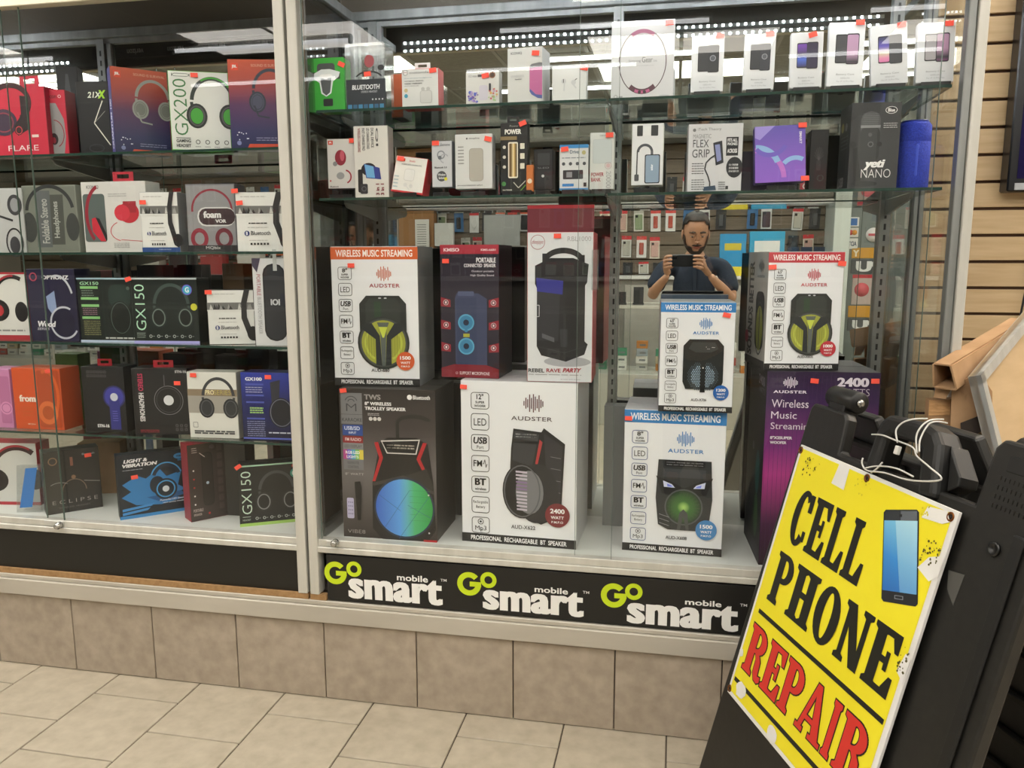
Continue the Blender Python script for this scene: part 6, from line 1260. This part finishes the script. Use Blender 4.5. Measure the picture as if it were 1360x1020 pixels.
for i in range(3): slab('charger_pack', .98 + i * .11, 1.075 + i * .11, 1.30, 1.43, -4.66, '#25324c', ('left', 'middle', 'right')[i] + ' one of three dark navy charger packs on the wall opposite', 'pack', .02, lambda e, y, i=i: e.box(1.0 + i * .11, y, 1.36, 1.05 + i * .11, y + .001, 1.385, M('#8a9ab8', .5)))
slab('laptop', -1.74, -1.40, 1.45, 1.73, -4.45, M('#a9acae', .3, .5), 'silver laptop seen from behind on a shelf opposite', 'laptop', .012)
slab('laptop_shelf', -2.1, -1.2, 1.41, 1.449, -4.35, '#8c8a84', 'grey display shelf under the silver laptop', 'shelf', .35)
slab('price_list', -2.42, -2.28, 1.42, 1.70, -4.50, '#dddcd8', 'white printed price list on the wooden post opposite', 'paper', .004, lambda e, y: [e.box(-2.40, y, 1.45 + k * .022, -2.31, y + .0005, 1.455 + k * .022, M('#55575a', .6)) for k in range(10)])
slab('wooden_post', -2.72, -2.24, 1.185, 2.35, -4.52, '#9a6f42', 'orange brown wooden upright behind the price list', 'upright', .1)
slab('white_shelf_box', -2.2, -2.02, 1.45, 1.66, -4.4, '#c9cac8', 'white standing folder beside the price list', 'box', .05)
MB().box(1.29, -4.745, 0, 1.42, -4.30, CEIL - .012, M('#c6cdc8', .4), .004).build('pillar', kind='structure')
def word3(e, t, x0, x1, z0, z1, y, c, bold=.03):        # x0 > x1: lettering that reads from the aisle
    vs, fs, a0, a1, b0, b1 = textmesh(t, bold)
    e.add([(x0 + (v[0] - a0) / (a1 - a0) * (x1 - x0), y + (v[2] * 4 if len(v) > 2 else 0), z0 + (v[1] - b0) / (b1 - b0) * (z1 - z0)) for v in vs], [f[::-1] for f in fs], M(c, .5))
dp = slab('shop_window', 1.43, 2.4, .0, 2.35, -4.60, '#6d7674', 'grey glazed panel covered in stickers right of the pillar', 'panel', .03)
def pc(name, x0, x1, z0, z1, c, label, dz=.0, ex=None): return slab(name, x0, x1, z0, z1, -4.594 + dz, c, label, 'sticker', .005, ex)
pc('payment_sticker', 1.45, 1.545, 1.60, 1.68, '#e8e8ea', 'white sticker with a blue square, topmost payment sticker', 0, lambda e, y: e.box(1.465, y, 1.61, 1.53, y + .0005, 1.67, M('#2f6ab0', .5)))
pc('payment_sticker', 1.45, 1.545, 1.51, 1.59, '#e0dcd6', 'white sticker with red and orange discs', 0, lambda e, y: (e.lathe([(.022, 0), (.022, .0005)], M('#c8303a', .5), 16, Matrix.Translation((1.482, y, 1.55)) @ Matrix.Rotation(-math.pi / 2, 4, 'X')), e.lathe([(.022, 0), (.022, .0008)], M('#d8902a', .5), 16, Matrix.Translation((1.512, y, 1.55)) @ Matrix.Rotation(-math.pi / 2, 4, 'X'))))
pc('payment_sticker', 1.45, 1.545, 1.41, 1.50, '#e8e8e6', 'plain white sticker reading ADT', 0, lambda e, y: word3(e, 'ADT', 1.535, 1.465, 1.435, 1.475, y + .0008, '#2a3a5a'))
pc('round_sticker', 1.60, 1.73, 1.46, 1.60, '#6d7674', 'round white sticker with a red scribble on the panel', -.004, lambda e, y: (e.lathe([(.06, 0), (.06, .006)], M('#e2dfde', .5), 24, Matrix.Translation((1.665, y, 1.53)) @ Matrix.Rotation(-math.pi / 2, 4, 'X')), e.box(1.625, y + .0062, 1.52, 1.705, y + .0068, 1.54, M('#b8505a', .5))))
pc('orange_banner', 1.50, 1.80, 1.33, 1.42, '#c9952f', 'orange banner with a pale letter above the white lettering', 0, lambda e, y: word3(e, 'Y', 1.56, 1.51, 1.345, 1.40, y + .0008, '#f0e8d0', .05))
pc('push_sign', 1.50, 1.80, 1.20, 1.32, '#4a4e50', 'dark sign with large white letters on the panel opposite', 0, lambda e, y: word3(e, 'PU', 1.76, 1.54, 1.215, 1.305, y + .0008, '#dfe3e4', .06))
pc('red_poster', 1.52, 1.80, .93, 1.19, '#b9a9a4', 'pale poster with red disc below the dark sign', 0, lambda e, y: (e.box(1.52, y, 1.16, 1.80, y + .0006, 1.19, M('#b8303a', .5)), e.lathe([(.06, 0), (.06, .001)], M('#d05a62', .5), 20, Matrix.Translation((1.60, y, 1.06)) @ Matrix.Rotation(-math.pi / 2, 4, 'X'))))
pc('orange_banner', 1.50, 1.80, .82, .92, '#c9952f', 'second orange banner lower on the panel opposite', 0)
pc('push_sign', 1.50, 1.80, .70, .81, '#4a4e50', 'second dark sign with white letters low on the panel opposite', 0, lambda e, y: word3(e, 'PU', 1.76, 1.54, .715, .795, y + .0008, '#dfe3e4', .06))
# goods on the far left of the wall opposite
for i, (a, c, z, h_, lb) in enumerate(((-5.3, '#c8c6be', 1.181, .22, 'pale grey carton'), (-4.95, '#3a3c40', 1.181, .26, 'charcoal carton'), (-4.6, '#a83a3a', 1.181, .18, 'red carton'), (-4.2, '#d8d6d0', 1.181, .24, 'white carton'), (-3.8, '#c86a3a', 1.181, .16, 'orange carton'), (-3.4, '#2f3a5a', 1.181, .22, 'navy carton'), (-3.05, '#b8b6ae', 1.181, .26, 'stone coloured carton'))):
    slab('carton', a, a + .24, z, z + h_, -4.36, c, lb + ' on the low cabinet of the wall opposite', 'carton', .12)

# ================================================================== THE MAN TAKING THE PICTURE
SKIN = noisy('skin', '#b08468', '#c0947a', 20, .5)
SHIRT = noisy('navy_cotton', '#1a2333', '#212c3e', 120, .85, (1, 1, 1), .3)
HAIRM = noisy('black_hair', '#12100f', '#221d1a', 90, .6, (1, 1, .3), .6)
JEAN = noisy('dark_denim', '#20252e', '#2b323c', 150, .85, (1, 1, 1), .3)
def skin(name, V, E, mat, parent, sub=2, root=0):
    me = bpy.data.meshes.new(name); me.from_pydata([v[0] for v in V], E, []); me.materials.append(mat)
    o = bpy.data.objects.new(name, me); COL.objects.link(o); o.parent = parent
    o.modifiers.new('skin', 'SKIN').use_smooth_shade = True
    for i, v in enumerate(V):
        d = me.skin_vertices[0].data[i]; d.radius = v[1] if isinstance(v[1], tuple) else (v[1], v[1]); d.use_root = (i == root)
    s = o.modifiers.new('sub', 'SUBSURF'); s.levels = sub; s.render_levels = sub
    return o
PX, PYY = .125, -2.50
man = empty('person', (PX, PYY, 0)); tag(man, 'man in a navy short sleeved shirt holding up a phone, mirrored in the case', 'person')
# joints relative to the feet centre
ShL, ShR = (-.185, .015, 1.285), (.185, .015, 1.285)
ElL, ElR = (-.262, .10, 1.085), (.235, .10, 1.065)
WrL, WrR = (-.165, .315, 1.225), (.085, .315, 1.225)
body = [((0, -.01, .86), (.135, .105)), ((0, .0, 1.02), (.125, .10)), ((0, .005, 1.17), (.145, .105)), ((0, -.005, 1.27), (.11, .085)), ((0, .01, 1.335), (.055, .055)), ((0, .03, 1.40), (.050, .052)),
        ((-.09, .0, 1.285), .065), (ShL, .052), ((-.232, .055, 1.18), .044), (ElL, .036), ((-.235, .19, 1.14), .036), (WrL, (.024, .02)),
        ((.09, .0, 1.285), .065), (ShR, .052), ((.218, .055, 1.17), .044), (ElR, .036), ((.18, .19, 1.13), .036), (WrR, (.024, .02)),
        ((-.09, -.01, .78), .085), ((-.10, .0, .45), .055), ((-.10, -.02, .09), .038), ((-.11, .10, .035), .035),
        ((.09, -.01, .78), .085), ((.10, .0, .45), .055), ((.10, -.02, .09), .038), ((.11, .10, .035), .035)]
skin('body', body, [(0, 1), (1, 2), (2, 3), (3, 4), (4, 5), (3, 6), (6, 7), (7, 8), (8, 9), (9, 10), (10, 11), (3, 12), (12, 13), (13, 14), (14, 15), (15, 16), (16, 17), (0, 18), (18, 19), (19, 20), (20, 21), (0, 22), (22, 23), (23, 24), (24, 25)], SKIN, man)
shirt = [((0, -.01, .82), (.155, .125)), ((0, .0, 1.02), (.143, .118)), ((0, .005, 1.17), (.162, .122)), ((0, -.005, 1.27), (.128, .098)), ((0, .005, 1.325), (.072, .068)),
         ((-.09, .0, 1.285), .080), (ShL, .066), ((-.232, .055, 1.18), .064), ((-.256, .085, 1.115), .062), ((.09, .0, 1.285), .080), (ShR, .066), ((.216, .055, 1.17), .064), ((.232, .085, 1.10), .062)]
skin('shirt', shirt, [(0, 1), (1, 2), (2, 3), (3, 4), (3, 5), (5, 6), (6, 7), (7, 8), (3, 9), (9, 10), (10, 11), (11, 12)], SHIRT, man)
MB().tube([(.068 * math.cos(a), .012 + .066 * math.sin(a), 1.338 - .012 * math.sin(a)) for a in [2 * math.pi * k / 20 for k in range(20)]], .012, SHIRT, 8, True).box(-.012, .108, 1.12, .012, .124, 1.30, SHIRT, .003).build('collar', man)
skin('trousers', [((0, -.01, .86), (.145, .115)), ((-.09, -.01, .76), .100), ((-.10, .0, .45), .075), ((-.10, -.02, .06), .065), ((.09, -.01, .76), .100), ((.10, .0, .45), .075), ((.10, -.02, .06), .065)], [(0, 1), (1, 2), (2, 3), (0, 4), (4, 5), (5, 6)], JEAN, man)
for s in (-1, 1): bevel(MB().box(s * .105 - .045, -.09, 0, s * .105 + .045, .19, .07, M('#161616', .5), .015).build('shoe', man), .015)
# head: horizontal sections from chin to crown
hd = empty('head', (0, .075, 1.485), (math.radians(-15), 0, math.radians(-6))); hd.parent = man; hd.scale = (1.07, 1.07, 1.07)
sec = [(-.112, .022, .060, .020, .03), (-.104, .036, .074, .040, .015), (-.085, .050, .084, .060, .0), (-.060, .060, .088, .075, .0), (-.030, .067, .088, .088, .0), (0, .071, .087, .098, .0), (.030, .073, .086, .103, .0), (.060, .072, .084, .102, .0), (.085, .064, .074, .092, .0), (.105, .048, .056, .070, .0), (.118, .026, .030, .040, 0), (.122, .006, .008, .01, 0)]
def headshell(secs, g, m, name, par, a0=0, a1=360, keep=None, n=28):
    vs = []; 
    for z, rx, ryf, ryb, cy in secs:
        for k in range(n):
            a = 2 * math.pi * k / n; sy = math.sin(a); ry = ryf if sy > 0 else ryb
            vs.append((math.cos(a) * (rx + g), cy * .3 + sy * (ry + g), z + (g if z > .1 else 0)))
    fs = [[i * n + k, i * n + (k + 1) % n, (i + 1) * n + (k + 1) % n, (i + 1) * n + k] for i in range(len(secs) - 1) for k in range(n) if keep is None or keep(i, k / n * 360)]
    fs += [] if keep else [list(range(n))[::-1], [(len(secs) - 1) * n + k for k in range(n)]]
    o = MB().add(vs, fs, m, True).build(name, par)
    if keep: sd = o.modifiers.new('solid', 'SOLIDIFY'); sd.thickness = .006; sd.offset = 1
    sb = o.modifiers.new('sub', 'SUBSURF'); sb.levels = 1; sb.render_levels = 1
    return o
headshell(sec, 0, SKIN, 'face', hd)
headshell(sec, .003, HAIRM, 'hair', hd, keep=lambda i, a: (i >= 7 and not (i == 7 and 40 < a < 140)) or (i >= 5 and (a > 182 or a < -2 or a > 358)) or (i == 6 and (a < 25 or a > 155)) or (i >= 3 and 205 < a < 335))
headshell(sec, .0015, noisy('short_beard', '#1f1814', '#3a2c24', 120, .8, (1, 1, 1), .4), 'beard', hd, keep=lambda i, a: (i <= 1 and (0 <= a < 180)) or (i == 2 and (a < 66 or 114 < a < 185)) or (i in (3, 4) and (a < 30 or 150 < a < 182)))
nb = MB().prism([(-.006, .02), (.006, .02), (.014, -.034), (.0, -.040), (-.014, -.034)], .082, .095, SKIN)
nb = MB().add([(-.007, .082, .022), (.007, .082, .022), (-.016, .084, -.034), (.016, .084, -.034), (0, .108, -.030), (0, .090, .018)], [(0, 5, 4, 2), (5, 1, 3, 4), (2, 4, 3)], SKIN, True).ell((0, .100, -.030), (.010, .010, .008), SKIN, 10).ell((-.011, .092, -.031), (.006, .008, .006), SKIN, 8).ell((.011, .092, -.031), (.006, .008, .006), SKIN, 8)
nb.build('nose', hd)
for s in (-1, 1):
    MB().ell((s * .030, .076, .004), (.015, .012, .007), M('#c9b3a6', .3), 12).ell((s * .030, .0865, -.001), (.006, .003, .004), M('#15100d', .3), 10).build('eye', hd)
    MB().ell((s * .030, .080, .009), (.017, .010, .006), SKIN, 10).build('eyelid', hd)
    MB().tube([(s * .014, .089, .022), (s * .030, .090, .027), (s * .047, .078, .022)], [.0055, .006, .0035], HAIRM, 8).build('eyebrow', hd)
    MB().ell((s * .076, -.004, -.008), (.008, .018, .030), SKIN, 12).build('ear', hd)
MB().ell((0, .084, -.062), (.024, .009, .0045), M('#8a4f44', .5), 12).ell((0, .083, -.069), (.020, .009, .005), M('#94584a', .5), 12).build('mouth', hd)
MB().tube([(-.026, .084, -.052), (0, .096, -.049), (.026, .084, -.052)], [.003, .005, .003], M('#1f1814', .8), 8).build('moustache', hd)
# phone in both hands; its camera is where this picture is taken from
ph_ = MB().box(-.020, -2.121, 1.278, .128, -2.113, 1.350, M('#26282c', .3, .3), .0035).build('smartphone'); tag(ph_, 'dark smartphone held sideways in both hands in front of the chest', 'phone')
MB().box(-.015, -2.1125, 1.322, .012, -2.110, 1.346, M('#1b1c20', .2), .001).build('camera_bump', ph_)
for (lx, lz) in ((.008, 1.328),): MB().lathe([(.006, 0), (.006, .001), (.004, .0012)], M('#08090c', .08), 16, Matrix.Translation((lx, -2.110, lz + .010)) @ Matrix.Rotation(-math.pi / 2, 4, 'X')).build('lens', ph_)
MB().box(-.018, -2.1215, 1.281, .126, -2.1205, 1.347, M('#20262e', .1)).build('screen', ph_)
def hand(side):
    """side -1: hand at the low-x end of the phone. fingers wrap the far side, thumb on the screen side"""
    W = Vector(WrL if side < 0 else WrR) + Vector((PX, PYY, 0)); end = -.024 if side < 0 else .132
    s = side
    palm = Vector((end + s * .028, -2.140, 1.288))
    V = [(tuple(W), (.022, .018)), (tuple((W + palm) / 2), (.026, .018)), (tuple(palm), (.030, .018))]
    E = [(0, 1), (1, 2)]
    for k, (dz, ln) in enumerate(((.044, .95), (.022, 1.05), (.0, 1.0), (-.020, .8))):
        k1 = palm + Vector((s * .004, .016, dz + .004)); k2 = Vector((end + s * .016, -2.104, 1.296 + dz)); k3 = Vector((end - s * .010 * ln, -2.099 - .002, 1.298 + dz)); k4 = Vector((end - s * (.020 + .006 * ln), -2.106, 1.297 + dz))
        if s < 0: k3.x = min(k3.x, -.022); k4.x = min(k4.x, -.016); 
        i = len(V); V += [(tuple(k1), .0092), (tuple(k2), .0088), (tuple(k3), .0078), (tuple(k4), .0062)]; E += [(2, i), (i, i + 1), (i + 1, i + 2), (i + 2, i + 3)]
    t1 = palm + Vector((-s * .004, -.004, -.022)); t2 = Vector((end - s * .012, -2.136, 1.282)); t3 = Vector((end - s * .034, -2.130, 1.296))
    i = len(V); V += [(tuple(t1), .012), (tuple(t2), .0100), (tuple(t3), .0078)]; E += [(2, i), (i, i + 1), (i + 1, i + 2)]
    V = [(tuple(Vector(v) - Vector((PX, PYY, 0))), r_) for v, r_ in V]
    return skin('hand', V, E, SKIN, man, 2)
hand(-1); hand(1)
